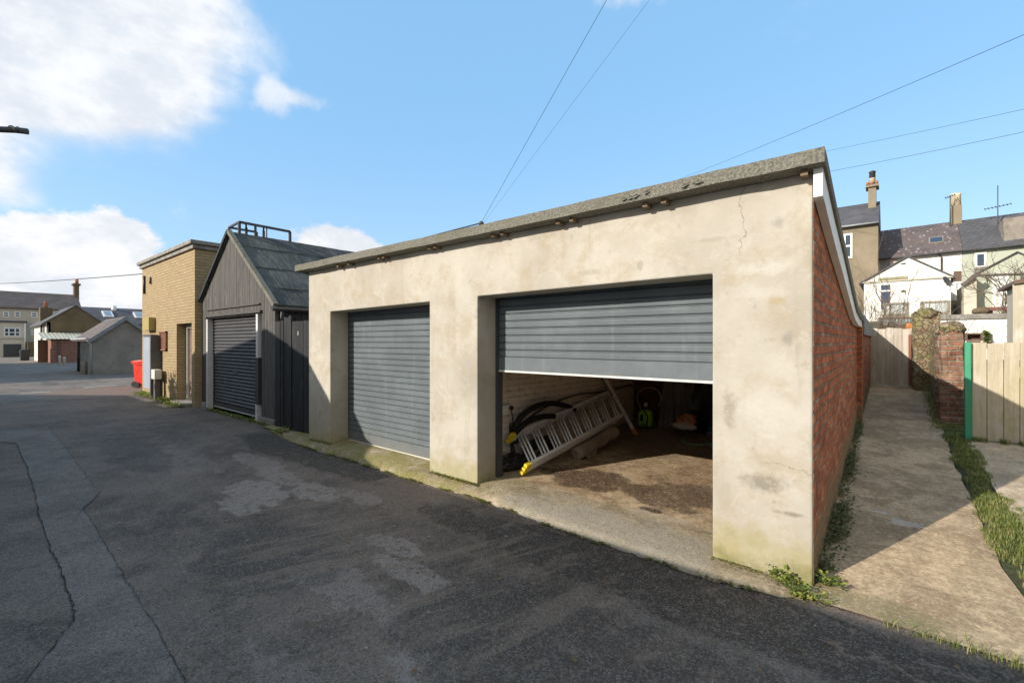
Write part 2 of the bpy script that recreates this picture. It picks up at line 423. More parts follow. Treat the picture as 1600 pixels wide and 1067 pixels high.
BRICK = m_brick('red_brick', (0.36, 0.085, 0.03), (0.66, 0.215, 0.085), (0.27, 0.19, 0.125), stain=(0.38, 0.13, 0.055), var=0.8, moss=(0.20, 0.165, 0.085), ms=0.012, bd=0.03, wob=0.03, smear=(0.46, 0.40, 0.33))
BRICKIN = m_brick('painted_brick', (0.70, 0.63, 0.54), (0.78, 0.72, 0.62), (0.40, 0.32, 0.25), var=0.2, paint=(0.78, 0.72, 0.63), ms=0.008, bd=0.012)
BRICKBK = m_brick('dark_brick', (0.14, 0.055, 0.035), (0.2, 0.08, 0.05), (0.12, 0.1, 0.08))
BRICKYEL = m_brick('buff_brick', (0.37, 0.275, 0.155), (0.43, 0.33, 0.19), (0.28, 0.205, 0.115), bw=0.22, rh=0.075, ms=0.007, var=0.22, bd=0.006, stain=(0.31, 0.24, 0.135), wob=0.004)
BRICKBRN = m_brick('brown_brick', (0.16, 0.115, 0.07), (0.21, 0.15, 0.09), (0.17, 0.14, 0.1), var=0.4)
BRICKFAR = m_brick('far_red_brick', (0.26, 0.09, 0.06), (0.34, 0.14, 0.095), (0.35, 0.3, 0.26), bw=0.4, rh=0.13, ms=0.02)
BRICKOLD = m_brick('old_brick', (0.25, 0.115, 0.075), (0.36, 0.19, 0.125), (0.30, 0.25, 0.185), ms=0.014, var=0.75, bd=0.03, stain=(0.36, 0.30, 0.205), smear=(0.42, 0.37, 0.29), wob=0.04, paint=None, rh=.07)

def m_render():
    m = Mat('cement_render')
    A, B = (0.40, 0.36, 0.298), (0.51, 0.473, 0.408)
    c = m.mix(m.ss(m.noise(1.1, 8, 0.62), 0.32, 0.68), A, B)
    c = m.mix(m.ss(m.noise(3.3, 9, 0.72), 0.46, 0.66, 0, 0.55), c, (0.376, 0.308, 0.204))
    c = m.mix(m.ss(m.noise(6.0, 9, 0.72), 0.58, 0.68, 0, 0.5), c, (0.288, 0.260, 0.216))
    c = m.mix(m.ss(m.noise(4.2, 9, 0.75, dist=0.6), 0.56, 0.64, 0, 0.45), c, (0.528, 0.488, 0.424))
    c = m.mix(m.ss(m.noise(1.9, 10, 0.72, dist=.5), 0.54, 0.60, 0, 0.22), c, (0.36, 0.315, 0.245))
    c = m.mix(m.ss(m.noise(2.6, 10, 0.74, dist=.8), 0.55, 0.62, 0, 0.3), c, (0.58, 0.535, 0.46))
    stv = m.sc((9, 9, 0.8))
    c = m.mix(m.ss(m.noise(1.0, 6, 0.6, vec=stv), 0.55, 0.75, 0, 0.35), c, (0.320, 0.276, 0.208))
    F = 3.53
    for px, py, rx, rz, col, amt, wob, ns in [
        (1195, 755, 0.17, 0.075, (0.240, 0.212, 0.168), 0.85, 0.55, 7), (1140, 640, 0.05, 0.14, (0.288, 0.248, 0.192), 0.7, 0.7, 8),
        (1235, 803, 0.1, 0.02, (0.224, 0.196, 0.152), 0.8, 0.6, 9), (1215, 350, 0.05, 0.05, (0.288, 0.268, 0.232), 0.7, 0.6, 10),
        (1200, 420, 0.22, 0.05, (0.528, 0.496, 0.440), 0.8, 0.8, 6), (1170, 460, 0.2, 0.07, (0.512, 0.480, 0.424), 0.7, 0.9, 6),
        (1210, 650, 0.25, 0.2, (0.536, 0.504, 0.448), 0.75, 0.7, 5), (1232, 530, 0.04, 0.06, (0.264, 0.240, 0.208), 0.6, 0.5, 9),
        (1212, 470, 0.07, 0.045, (0.384, 0.308, 0.192), 0.8, 0.4, 7), (925, 425, 0.15, 0.03, (0.336, 0.304, 0.248), 0.6, 0.8, 7),
        (1110, 375, 0.2, 0.02, (0.336, 0.296, 0.240), 0.5, 0.8, 8), (1000, 415, 0.03, 0.05, (0.304, 0.272, 0.216), 0.6, 0.6, 8),
        (757, 600, 0.5, 0.3, (0.288, 0.260, 0.216), 0.25, 0.6, 3)]:
        p = PY(px, py, F)
        c = m.mix(m.math('MULTIPLY', m.math('MULTIPLY', m.blob(p, (rx * 1.15, 0.35, rz * 1.2), wob * 1.5, ns * 1.7, 0.75, 10), m.ss(m.noise(16, 8, .75), .34, .52, .35, 1.0)), amt), c, col)
    # green algae creeping up from the splash zone
    z = m.xyz()[2]
    f = m.math('ADD', m.ss(z, 0.62, 0.08), m.math('MULTIPLY', m.math('SUBTRACT', m.noise(2.6, 9, 0.7), 0.5), 1.7))
    c = m.mix(m.ss(f, 0.45, 1.05, 0, 0.7), c, (0.34, 0.295, 0.125))
    f2 = m.math('ADD', m.ss(z, 0.34, 0.06), m.math('MULTIPLY', m.math('SUBTRACT', m.noise(5, 7, 0.7), 0.5), 1.4))
    c = m.mix(m.ss(f2, 0.75, 1.25, 0, 0.7), c, (0.160, 0.156, 0.048))
    # hairline cracks
    X, Y_, Z = m.xyz()
    wob = m.math('MULTIPLY', m.math('SUBTRACT', m.noise(6, 6, .65), .5), .22)
    cx_ = m.math('ABSOLUTE', m.math('ADD', m.math('SUBTRACT', X, PY(1160, 330, F).x), wob))
    c = m.mix(m.math('MULTIPLY', m.ss(cx_, .004, .0015), m.math('MULTIPLY', m.ss(Z, 2.2, 2.26), .75)), c, (.16, .135, .1))
    cz_ = m.math('ABSOLUTE', m.math('ADD', m.math('SUBTRACT', Z, PY(1240, 732, F).z), wob))
    c = m.mix(m.math('MULTIPLY', m.ss(cz_, .0035, .0012), m.math('MULTIPLY', m.ss(X, -.72, -.65), .6)), c, (.2, .17, .13))
    cz_ = m.math('ABSOLUTE', m.math('ADD', m.math('SUBTRACT', Z, PY(690, 650, F).z), m.math('MULTIPLY', wob, 1.6)))
    c = m.mix(m.math('MULTIPLY', m.ss(cz_, .003, .001), m.math('MULTIPLY', m.ss(m.math('ABSOLUTE', m.math('SUBTRACT', X, -3.95)), .2, .15), .5)), c, (.2, .17, .13))
    h = m.math('ADD', m.math('MULTIPLY', m.noise(24, 8, 0.7), 0.5), m.math('MULTIPLY', m.noise(2.5, 3, 0.5), 2.2))
    return m.out(c, 0.87, m.bump(h, 0.45, 0.012), 0, 0.3)
RENDER = m_render()

def m_felt(name, a, b, blotch, bd=0.012, scale=55):
    m = Mat(name)
    c = m.mix(m.ss(m.noise(scale, 4, 0.75), 0.36, 0.64), a, b)
    c = m.mix(m.ss(m.noise(2.4, 8, 0.7), 0.48, 0.66, 0, 0.6), c, blotch)
    c = m.mix(m.ss(m.noise(9, 7, 0.7), 0.62, 0.7, 0, 0.6), c, (0.035, 0.035, 0.03))
    h = m.math('ADD', m.noise(scale, 4, 0.7), m.math('MULTIPLY', m.noise(5, 4, 0.6), 1.6))
    return m.out(c, 0.95, m.bump(h, 0.9, bd), 0, 0.2)
FELT = m_felt('mineral_felt', (0.12, 0.115, 0.095), (0.27, 0.255, 0.21), (0.15, 0.14, 0.10), 0.012, 62)
def m_oldfelt():
    m = Mat('shed_felt')
    c = m.mix(m.ss(m.noise(1.5, 8, 0.65), 0.35, 0.7), (0.058, 0.063, 0.058), (0.108, 0.116, 0.104))
    wv = m.sc((1.0, 6.0, 1.0))
    c = m.mix(m.ss(m.noise(1.6, 7, 0.65, vec=wv), 0.52, 0.75, 0, 0.3), c, (0.165, 0.172, 0.158))
    c = m.mix(m.ss(m.noise(50, 3, 0.6), 0.5, 0.8, 0, 0.4), c, (0.05, 0.055, 0.055))
    h = m.math('ADD', m.math('MULTIPLY', m.noise(1.4, 5, 0.6, vec=wv), 3.0), m.math('MULTIPLY', m.noise(60, 3, 0.6), 0.3))
    return m.out(c, 0.85, m.bump(h, 0.8, 0.03), 0, 0.3)
OLDFELT = m_oldfelt()
def m_wood(name, a, b, grain='Z', wear=None, rough=0.8, gs=1.0, stain=None, spec=0.35):
    m = Mat(name)
    s3 = {'Z': (14, 14, 0.9), 'X': (0.9, 14, 14), 'Y': (14, 0.9, 14)}[grain]
    v = m.sc(tuple(q * gs for q in s3))
    isl = m.n('ShaderNodeNewGeometry').outputs['Random Per Island']
    v = m.vm('ADD', v, m.comb(m.math('MULTIPLY', isl, 37.0), m.math('MULTIPLY', isl, 17.0), 0.0))
    n = m.noise(1.5, 8, 0.7, vec=v, dist=0.5)
    c = m.mix(m.ss(n, 0.3, 0.7), a, b)
    c = m.mix(m.ss(isl, 0, 1, 0.0, 0.35), c, tuple(q * 0.6 for q in a))
    if wear: c = m.mix(m.ss(m.noise(2.0, 9, 0.72, vec=m.sc((3, 3, 1))), 0.52, 0.68, 0, 0.7), c, wear)
    if stain:
        c = m.mix(m.ss(m.noise(1.5, 7, 0.7, vec=m.sc((2.2, 2.2, 0.7))), 0.5, 0.66, 0, 0.75), c, stain)
    return m.out(c, rough, m.bump(n, 0.5, 0.006), 0, spec)
BLACKBOARD = m_wood('black_stained_boards', (0.066, 0.062, 0.058), (0.135, 0.126, 0.115), 'Z', wear=(0.17, 0.155, 0.138), rough=0.85)
BLACKGATE = m_wood('black_painted_boards', (0.016, 0.016, 0.017), (0.03, 0.029, 0.03), 'Z', wear=(0.06, 0.058, 0.056), rough=0.65)
RAFTER = m_wood('rafter_timber', (0.17, 0.12, 0.07), (0.26, 0.19, 0.12), 'Y')
FENCEW = m_wood('fence_boards', (0.42, 0.36, 0.255), (0.63, 0.555, 0.43), 'Z', wear=(0.55, 0.51, 0.45), stain=(0.35, 0.32, 0.15))
GREYWOOD = m_wood('grey_boards', (0.26, 0.22, 0.16), (0.36, 0.31, 0.24), 'Z', wear=(0.34, 0.32, 0.29))
PALEWOOD = m_wood('pale_weathered_boards', (0.46, 0.40, 0.30), (0.58, 0.52, 0.41), 'Z', wear=(0.62, 0.58, 0.5))
GREENWOOD = m_wood('green_painted_post', (0.05, 0.27, 0.15), (0.075, 0.38, 0.21), 'Z', rough=0.75, wear=(0.16, 0.36, 0.24))
BROWNWOOD = m_wood('brown_planks', (0.12, 0.075, 0.05), (0.2, 0.13, 0.09), 'X')
def m_paint(name, col, rough=0.45, dirt=0.25, dcol=(0.1, 0.09, 0.07), bd=0.0, spec=0.5, metal=0.0):
    m = Mat(name)
    c = m.mix(m.ss(m.noise(3.0, 8, 0.68), 0.42, 0.75, 0, dirt), col, dcol)
    c = m.mix(m.ss(m.noise(20, 5, 0.7), 0.5, 0.8, 0, dirt * 0.6), c, tuple(q * 0.7 for q in col))
    nm = m.bump(m.noise(30, 5, 0.6), 0.4, bd) if bd else None
    return m.out(c, m.ss(m.noise(7, 6, 0.6), 0.3, 0.7, rough - 0.08, rough + 0.15), nm, metal, spec)
def m_shutter():
    m = Mat('shutter_paint')
    c = m.mix(m.ss(m.noise(1.3, 8, .68), .4, .65), (0.118, 0.138, 0.15), (0.15, 0.174, 0.188))
    c = m.mix(m.ss(m.noise(1.0, 8, .7, vec=m.sc((11, 11, .7))), .54, .7, 0, .4), c, (.235, .24, .235))
    z = m.xyz()[2]
    c = m.mix(m.math('MULTIPLY', m.ss(m.math('ADD', z, m.math('MULTIPLY', m.noise(4, 7, .7), .5)), .62, .3), .55), c, (.2, .185, .15))
    c = m.mix(m.ss(m.noise(30, 4, .6), .68, .72, 0, .5), c, (.28, .28, .27))
    return m.out(c, m.ss(m.noise(5, 7, .65), .35, .65, .5, .72), m.bump(m.noise(2.2, 3, .5), .35, .012), 0, .35)
SHUTTER = m_shutter()
SHUTDK = m_paint('shutter_guide', (0.05, 0.055, 0.062), 0.5, 0.2)
SHEDSHUT = m_paint('dark_shutter', (0.062, 0.06, 0.064), 0.5, 0.25, (0.11, 0.105, 0.1))
WHITE = m_paint('white_paint', (0.78, 0.77, 0.74), 0.5, 0.18, (0.5, 0.47, 0.4))
SEAL = m_paint('pale_seal', (0.7, 0.68, 0.63), 0.6, 0.2)
WHITEGUIDE = m_paint('white_guide', (0.62, 0.61, 0.6), 0.5, 0.4, (0.3, 0.29, 0.27))
BLACK = m_paint('black_plastic', (0.018, 0.018, 0.02), 0.45, 0.3, (0.05, 0.048, 0.045))
STEEL = m_paint('weathered_steel', (0.10, 0.098, 0.095), 0.55, 0.4, (0.14, 0.085, 0.05))
DARKSTEEL = m_paint('dark_steel', (0.045, 0.045, 0.046), 0.5, 0.3, (0.1, 0.08, 0.06))
ALU = m_paint('aluminium', (0.86, 0.85, 0.83), 0.45, 0.15, (0.6, 0.58, 0.54), 0, 0.5, 0.0)
YELLOW = m_paint('yellow_plastic', (0.78, 0.6, 0.03), 0.5, 0.2, (0.4, 0.3, 0.05))
ORANGE = m_paint('orange_plastic', (0.7, 0.3, 0.08), 0.5, 0.2)
BAGMAT = m_paint('printed_bag', (0.55, 0.2, 0.06), 0.5, 0.9, (0.5, 0.42, 0.34), 0.01)
LIME = m_paint('lime_plastic', (0.34, 0.68, 0.03), 0.4, 0.1, (0.25, 0.45, 0.05))
RED = m_paint('red_plastic', (0.85, 0.045, 0.025), 0.4, 0.1, (0.4, 0.03, 0.02))
BLUEGREY = m_paint('blue_grey_paint', (0.30, 0.35, 0.43), 0.6, 0.6, (0.42, 0.42, 0.42), 0.004)
LOUVRE = m_paint('rust_louvre', (0.22, 0.09, 0.05), 0.7, 0.4, (0.12, 0.06, 0.04))
YELBOX = m_paint('yellow_box_paint', (0.36, 0.29, 0.10), 0.7, 0.4, (0.3, 0.25, 0.13))
CABINET = m_paint('cabinet_grey', (0.62, 0.61, 0.56), 0.6, 0.3)
COPING = simple('coping_stone', (0.27, 0.25, 0.22), 0.9, 0.35, 4, 0.01, 30, dirt=0.5)
PEBBLE = simple('pebbledash', (0.235, 0.225, 0.205), 0.95, 0.2, 1.5, 0.03, 26, dirt=0.35)
CREAM = simple('cream_render', (0.50, 0.445, 0.355), 0.9, 0.1, 0.6, 0.0, dirt=0.1)
CREAM2 = simple('pale_render', (0.56, 0.51, 0.42), 0.9, 0.1, 0.6)
WHITEW = simple('white_render', (0.82, 0.80, 0.74), 0.9, 0.06, 1.0)
PINKW = simple('pinkish_render', (0.62, 0.52, 0.44), 0.9, 0.1, 1.0)
GREENW = simple('sage_render', (0.44, 0.465, 0.375), 0.9, 0.06, 1.0)
BROWNW = simple('brown_render', (0.25, 0.205, 0.14), 0.92, 0.16, 0.9, dirt=0.2)
DKBROWN = simple('dark_gable_render', (0.15, 0.11, 0.06), 0.95, 0.25, 0.8, dirt=0.3)
WHITEWASH = Mat('flaking_whitewash')
_m = WHITEWASH
_c = _m.mix(_m.ss(_m.noise(3.0, 9, 0.74), 0.54, 0.66, 0, 0.8), (0.80, 0.78, 0.74), (0.5, 0.44, 0.36))
_c = _m.mix(_m.ss(_m.noise(9.0, 6, 0.7), 0.62, 0.70, 0, 0.7), _c, (0.3, 0.25, 0.19))
WHITEWASH = _m.out(_c, 0.92, _m.bump(_m.noise(6, 7, 0.65), 0.8, 0.03), 0, 0.2)
def m_slate(name, a, b, lichen=0.0, bw=0.3, rh=0.2):
    m = Mat(name)
    x, y, z = m.xyz()
    v = m.comb(m.math('ADD', x, m.math('MULTIPLY', y, 0.35)), m.math('MULTIPLY', z, 1.5), 0)
    br = m.n('ShaderNodeTexBrick'); m.l(v, br.inputs['Vector']); br.inputs['Scale'].default_value = 1
    br.inputs['Brick Width'].default_value = bw; br.inputs['Row Height'].default_value = rh
    br.inputs['Mortar Size'].default_value = 0.012
    br.inputs['Color1'].default_value = (*a, 1); br.inputs['Color2'].default_value = (*b, 1); br.inputs['Mortar'].default_value = (*[q * 0.5 for q in a], 1)
    c = m.mix(m.ss(m.noise(0.7, 6, 0.65), 0.4, 0.7, 0, 0.5), br.outputs[0], tuple(q * 1.4 for q in b))
    if lichen:
        lv = m.vor(3.6, vec=m.comb(x, m.math('MULTIPLY', z, .9), 0), rnd=0.7)
        c = m.mix(m.math('MULTIPLY', m.ss(lv, 0.36, 0.16), lichen), c, (0.42, 0.38, 0.34))
        c = m.mix(m.ss(m.noise(0.8, 5, 0.6), 0.4, 0.6, 0, 0.5), c, (0.13, 0.09, 0.08))
    return m.out(c, 0.75, m.bump(br.outputs['Fac'], 0.4, -0.02), 0, 0.4)
SLATE = m_slate('slate_roof', (0.075, 0.073, 0.078), (0.105, 0.10, 0.106))
SLATEL = m_slate('lichened_slate_roof', (0.10, 0.082, 0.08), (0.14, 0.115, 0.11), 0.6)
SLATEB = m_slate('brown_tile_roof', (0.10, 0.08, 0.072), (0.13, 0.105, 0.095))
def m_glass(name, col, rough=0.08):
    m = Mat(name); return m.out(col, rough, None, 0, 0.8)
GLASS = m_glass('window_glass', (0.035, 0.055, 0.09))
GLASSP = m_glass('skylight_glass', (0.25, 0.3, 0.36), 0.05)
GLASSW = m_glass('pale_glass', (0.5, 0.52, 0.5), 0.1)
def m_leaf(name, a, b, c2, rough=0.6):
    m = Mat(name); isl = m.n('ShaderNodeNewGeometry').outputs['Random Per Island']
    c = m.ramp(isl, [(0.0, a), (0.5, b), (0.85, c2), (1.0, tuple(min(1, q * 1.25) for q in c2))])
    d = m.n('ShaderNodeBsdfPrincipled'); m.put(d.inputs['Base Color'], c); d.inputs['Roughness'].default_value = rough
    t = m.n('ShaderNodeBsdfTranslucent'); m.put(t.inputs[0], c)
    mx = m.n('ShaderNodeMixShader'); mx.inputs[0].default_value = 0.3
    m.l(d.outputs[0], mx.inputs[1]); m.l(t.outputs[0], mx.inputs[2])
    o = m.n('ShaderNodeOutputMaterial'); m.l(mx.outputs[0], o.inputs[0]); return m.m
GRASS = m_leaf('grass_blades', (0.09, 0.135, 0.025), (0.19, 0.255, 0.045), (0.40, 0.36, 0.14))
LEAF = m_leaf('weed_leaves', (0.09, 0.14, 0.02), (0.18, 0.25, 0.035), (0.33, 0.34, 0.06))
DKLEAF = m_leaf('dark_weed_leaves', (0.075, 0.10, 0.03), (0.13, 0.16, 0.055), (0.2, 0.19, 0.09))
MOSSG = m_leaf('moss_cushion', (0.10, 0.115, 0.02), (0.16, 0.17, 0.03), (0.22, 0.2, 0.05))
BARK = simple('twig_bark', (0.16, 0.12, 0.085), 0.9, 0.3, 8)
CLOTH = simple('dust_sheet', (0.30, 0.235, 0.175), 0.9, 0.2, 5, 0.01, 30)
TARP = m_paint('grey_polythene', (0.14, 0.135, 0.13), 0.4, 0.5, (0.28, 0.27, 0.25), 0.01)
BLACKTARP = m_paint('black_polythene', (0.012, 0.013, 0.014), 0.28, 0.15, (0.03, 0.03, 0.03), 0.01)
POT = simple('buff_clay_pot', (0.55, 0.46, 0.32), 0.85, 0.15, 3)
TERRA = simple('terracotta_pot', (0.42, 0.17, 0.09), 0.85, 0.15, 3)
LINEW = simple('road_paint', (0.55, 0.54, 0.5), 0.8, 0.25, 3, dirt=0.4)
COTTAGEW = simple('painted_wall', (0.66, 0.64, 0.57), 0.9, 0.12, 1.0, dirt=0.15)
CORRUG = simple('corrugated_sheet', (0.46, 0.44, 0.35), 0.7, 0.15, 2)
def m_stone():
    m = Mat('rubble_stone')
    wv = m.vm('ADD', m.P(), m.vm('MULTIPLY', m.noise(6, 5, .6, col=True), (.08, .08, .08)))
    vn = m.n('ShaderNodeTexVoronoi'); m.l(wv, vn.inputs['Vector']); vn.inputs['Scale'].default_value = 13
    r_ = m.xyz(vn.outputs['Color'])[0]
    c = m.ramp(r_, [(0, (.17, .12, .075)), (.4, (.28, .225, .14)), (.7, (.36, .3, .2)), (1, (.25, .13, .09))])
    ed = m.vor(13, vec=wv, feature='DISTANCE_TO_EDGE')
    c = m.mix(m.ss(ed, .05, .01, 0, .25), c, (.30, .255, .17))
    c = m.mix(m.ss(m.noise(4, 8, .7), .44, .58, 0, .8), c, (.27, .245, .10))
    c = m.mix(m.ss(m.noise(25, 6, .7), .5, .7, 0, .6), c, (.08, .065, .045))
    h = m.math('ADD', m.math('MINIMUM', ed, .09), m.math('MULTIPLY', m.noise(18, 6, .7), .12))
    return m.out(c, .95, m.bump(h, 1.0, .25), 0, .2)
STONE = m_stone()
PIPEW = m_paint('grey_pipe', (0.35, 0.36, 0.37), 0.5, 0.2)
GREENHOSE = m_paint('green_hose', (0.22, 0.42, 0.30), 0.5, 0.1)
PALEHOSE = m_paint('pale_hose', (0.45, 0.47, 0.40), 0.5, 0.1)

# ------------------------------------------------------------------ terrain, road, paths
def tz(x, y):
    zl = -0.0123 * max(0.0, -x - 35)
    f = max(sst((x + 0.75) / 0.3), sst((y - 9.0) / 5.0)) * sst((x + 45) / 20)
    return max(zl, -1.6) + 0.085 * min(max(0.0, y - 3.5), 60) * f
def axis(lo, hi, fine_lo, fine_hi, st):
    a = []; x = fine_lo
    while x < fine_hi: a.append(x); x += st
    a.append(fine_hi)
    s_ = st
    while a[-1] < hi: s_ *= 1.3; a.append(a[-1] + s_)
    s_ = st
    while a[0] > lo: s_ *= 1.3; a.insert(0, a[0] - s_)
    return a
g = MB()
xs = axis(-600, 500, -2.0, 3.0, 0.1); ys = axis(-500, 700, 2.5, 14, 0.25)
g.sheet([[(x, y, tz(x, y) - (0.006 if -0.3 < x < 3 and 3.5 < y < 9 else 0.03)) for x in xs] for y in ys], True)
struct('ground', g, EARTH)

lane = MB()
lx = [12, 6, 3, 1.5] + [1.5 - 0.5 * k for k in range(1, 40)]
lane.sheet([[(x, y, 0.0) for y in (-1.3, 0, 1, 2, 3, 3.75)] for x in lx], True)
struct('lane', lane, ASPH)
road = MB()
rx = [-17.5 - 1.5 * k for k in range(0, 60)]
ry = [-60, -30, -15, -8, -4, 0, 4, 8, 15, 30, 60]
road.sheet([[(x, y, tz(x, y) * (1 if y < 9 else 1) + 0.004 if y < 9 else min(tz(x, y), 0.0) + 0.004) for y in ry] for x in rx], True)
struct('road', road, ROAD2)
for q, pts in enumerate([[(32, 614), (80, 612.5)], [(130, 606), (184, 601.5)]]):
    a, b = G(*pts[0]), G(*pts[1])
    d = (b - a).normalized(); n_ = Vector((-d.y, d.x, 0)) * 0.06
    lm = MB(); lm.add([a - n_ + Vector((0, 0, .009)), b - n_ + Vector((0, 0, .009)), b + n_ + Vector((0, 0, .009)), a + n_ + Vector((0, 0, .009))], [(0, 1, 2, 3)])
    struct('road_marking', lm, LINEW)
# reinstated trench strip and its tarred edge
L_ = [(0, 690), (25, 692), (38, 720), (50, 750), (60, 800), (80, 860), (95, 890), (113, 940), (115, 970), (60, 1040)]
R_ = [(0, 672), (75, 666), (95, 690), (118, 722), (155, 770), (130, 795), (170, 860), (200, 910), (230, 960), (290, 1060)]
def dens(pts, k=6, jit=0.006):
    o = []
    for a, b in zip(pts, pts[1:]):
        for i in range(k):
            p = a.lerp(b, i / k); o.append(p + Vector((random.uniform(-jit, jit), random.uniform(-jit, jit), 0)))
    o.append(pts[-1]); return o
Lp = dens([G(*p, 0.006) for p in L_] + [Vector((-2.6, -0.1, 0.006)), Vector((-2.0, -1.2, 0.006))])
Rp = dens([G(*p, 0.006) for p in R_] + [Vector((-2.2, 0.55, 0.006)), Vector((-1.2, -1.2, 0.006))])
n_ = min(len(Lp), len(Rp))
pm = MB(); pm.sheet([[Lp[i], Lp[i].lerp(Rp[i], 0.5), Rp[i]] for i in range(n_)])
struct('asphalt_patch', pm, ASPH2)
def crack(pts, w, z=0.010):
    mb = MB(); rows = []
    for i, p in enumerate(pts):
        d = (pts[min(i + 1, len(pts) - 1)] - pts[max(0, i - 1)]).normalized(); nn = Vector((-d.y, d.x, 0)) * w * random.uniform(0.15, 1.0)
        rows.append([Vector((p.x, p.y, z)) - nn, Vector((p.x, p.y, z)) + nn])
    mb.sheet(rows); return mb
struct('road_crack', crack(dens(Lp, 3, 0.006), 0.0045), CRACK)
struct('road_crack', crack(dens(Rp, 3, 0.006), 0.0026), CRACK)

D = 3.53                                   # plane of the garage front
FLZ = [(-3.4, 0.085), (-1.0, 0.02)]
def fz(x): return lerpv([(-8.9, 0.03), (-7.5, 0.07), (-6.5, 0.09), (-3.4, 0.085), (-1.0, 0.02), (-0.3, 0.004)], x)
edge = [(-8.95, 3.62), (-8.2, 3.5), (-7.6, 3.42), (-7.13, 3.36), (-6.4, 3.34), (-5.67, 3.36), (-4.46, 3.33), (-3.8, 3.34), (-3.42, 3.37), (-2.86, 3.33), (-2.03, 3.24), (-1.46, 3.24), (-0.94, 3.22), (-0.62, 3.27), (-0.42, 3.33)]
ap = MB(); rows = []
x = -8.95
while x < -0.42:
    e = lerpv(edge, x) + random.uniform(-0.02, 0.02)
    rows.append([(x, e, 0.004), (x, e + 0.03, 0.02 + 0.2 * fz(x) + random.uniform(0, .008)), (x, lerp(e, D, 0.5), 0.02 + 0.55 * fz(x)), (x, D + 0.1, fz(x) + .006), (x, D + 0.42, fz(x) + 0.008)])
    x += 0.06
ap.sheet(rows, True); struct('concrete_apron', ap, APRON)

pa = MB(); rows = []
yy = 3.36
Ledge = [(3.3, -0.40), (13, -0.40)]
Redge = [(3.34, 1.9), (3.6, 0.72), (4.11, 0.61), (4.57, 0.55), (5.18, 0.54), (5.98, 0.52), (6.78, 0.5), (7.75, 0.5), (8.6, 0.52), (11.9, 0.5), (12.4, 0.5)]
while yy < 12.3:
    r = lerpv(Redge, yy) + random.uniform(-.012, .012)
    f_ = [lerp(-0.42, r, k / 10) for k in range(11)]
    rows.append([(xx, yy, 0.085 * max(0, yy - 3.5) + 0.012 + 0.004 * math.sin(xx * 3 + yy)) for xx in f_]); yy += 0.1
pa.sheet(rows, True); struct('path', pa, PATHC)
sl = MB(); rows = []; yy = 3.6
while yy < 8.0:
    l_ = lerpv([(3.6, 1.05), (4.2, 0.92), (5.19, 0.77), (5.82, 0.74), (6.9, 0.70), (8.2, 0.67)], yy) + random.uniform(-.015, .015)
    rows.append([(lerp(l_, 7, k / 8), yy, 0.085 * max(0, yy - 3.5) + 0.014) for k in range(9)]); yy += 0.15
sl.sheet(rows, True); struct('concrete_slab', sl, SLABC)

# ------------------------------------------------------------------ shared builders
def roller(t, x0, x1, y, zb, zt, pitch, mat, bar_h, guide=0.06, gmat=None, wside=(1, 1), curvy=False):
    """corrugated curtain, bottom bar, seal and two guides as parts of t; front faces -Y"""
    rows = []; z = zb + bar_h
    prof = [(0.0, 0.012), (0.03, 0.0), (0.12, -0.004), (0.5, -0.0065), (0.78, -0.0065), (0.86, -0.011), (0.93, -0.008), (0.955, 0.012)]
    if curvy: prof = [(0.0, 0.016), (0.1, 0.008), (0.3, -0.008), (0.5, -0.013), (0.7, -0.008), (0.9, 0.008)]
    while z < zt:
        for a, o in prof:
            rows.append([(x0, y + o, z + a * pitch), (x1, y + o, z + a * pitch)])
        z += pitch
    mb = MB(); mb.sheet(rows[::1], False)
    rd = build('roller_door', mb, mat, t)
    bb = MB().box(x0, x1, y - 0.012, y + 0.02, zb + 0.022, zb + bar_h - 0.002)
    build('bottom_bar', bb, mat, rd)
    build('bottom_seal', MB().box(x0, x1, y - 0.016, y + 0.016, zb, zb + 0.02), SEAL, rd)
    for k, (a, b) in enumerate(((x0 - guide, x0 + 0.004), (x1 - 0.004, x1 + guide))):
        if wside[k]: build('guide_rail', MB().box(a, b, y - 0.028, y + 0.05, zb if zb < 0.3 else 0.0 + fz(a) * 0.5, zt), gmat or SHUTDK, t)
    return rd
def roughen(o, cuts, amp, seed=0, scale=3.0):
    import bmesh
    from mathutils import noise as mn
    bm = bmesh.new(); bm.from_mesh(o.data)
    bmesh.ops.triangulate(bm, faces=bm.faces[:])
    for _ in range(cuts): bmesh.ops.subdivide_edges(bm, edges=[e for e in bm.edges if e.calc_length() > 0.09], cuts=1, use_grid_fill=True)
    for v in bm.verts:
        p = v.co + Vector((seed * 7.3, 0, 0)); v.co += Vector(mn.noise_vector(p * scale)) * amp + Vector(mn.noise_vector(p * scale * 3.1)) * amp * 0.45
    bm.to_mesh(o.data); bm.free(); return o
def window_y(parent, l, t, r, b, y, fr=0.06, mat=None, glass=None, mull=(), trans=(), dep=0.08):
    """window in a wall facing -Y, corners given in wall coordinates"""
    mat = mat or WHITE; glass = glass or GLASS
    m = MB()
    m.box(l, r, y - 0.03, y + dep, t - fr, t).box(l, r, y - 0.03, y + dep, b, b + fr)
    m.box(l, l + fr, y - 0.03, y + dep, b + fr, t - fr).box(r - fr, r, y - 0.03, y + dep, b + fr, t - fr)
    for q in mull: m.box(lerp(l, r, q) - fr / 2, lerp(l, r, q) + fr / 2, y - 0.02, y + dep, b + fr, t - fr)
    for q in trans: m.box(l + fr, r - fr, y - 0.024, y + dep, lerp(b, t, q) - fr / 2, lerp(b, t, q) + fr / 2)
    f = build('window', m, mat, parent)
    build('pane', MB().box(l + fr * .8, r - fr * .8, y + 0.0, y + 0.02, b + fr * .8, t - fr * .8), glass, f)
    return f
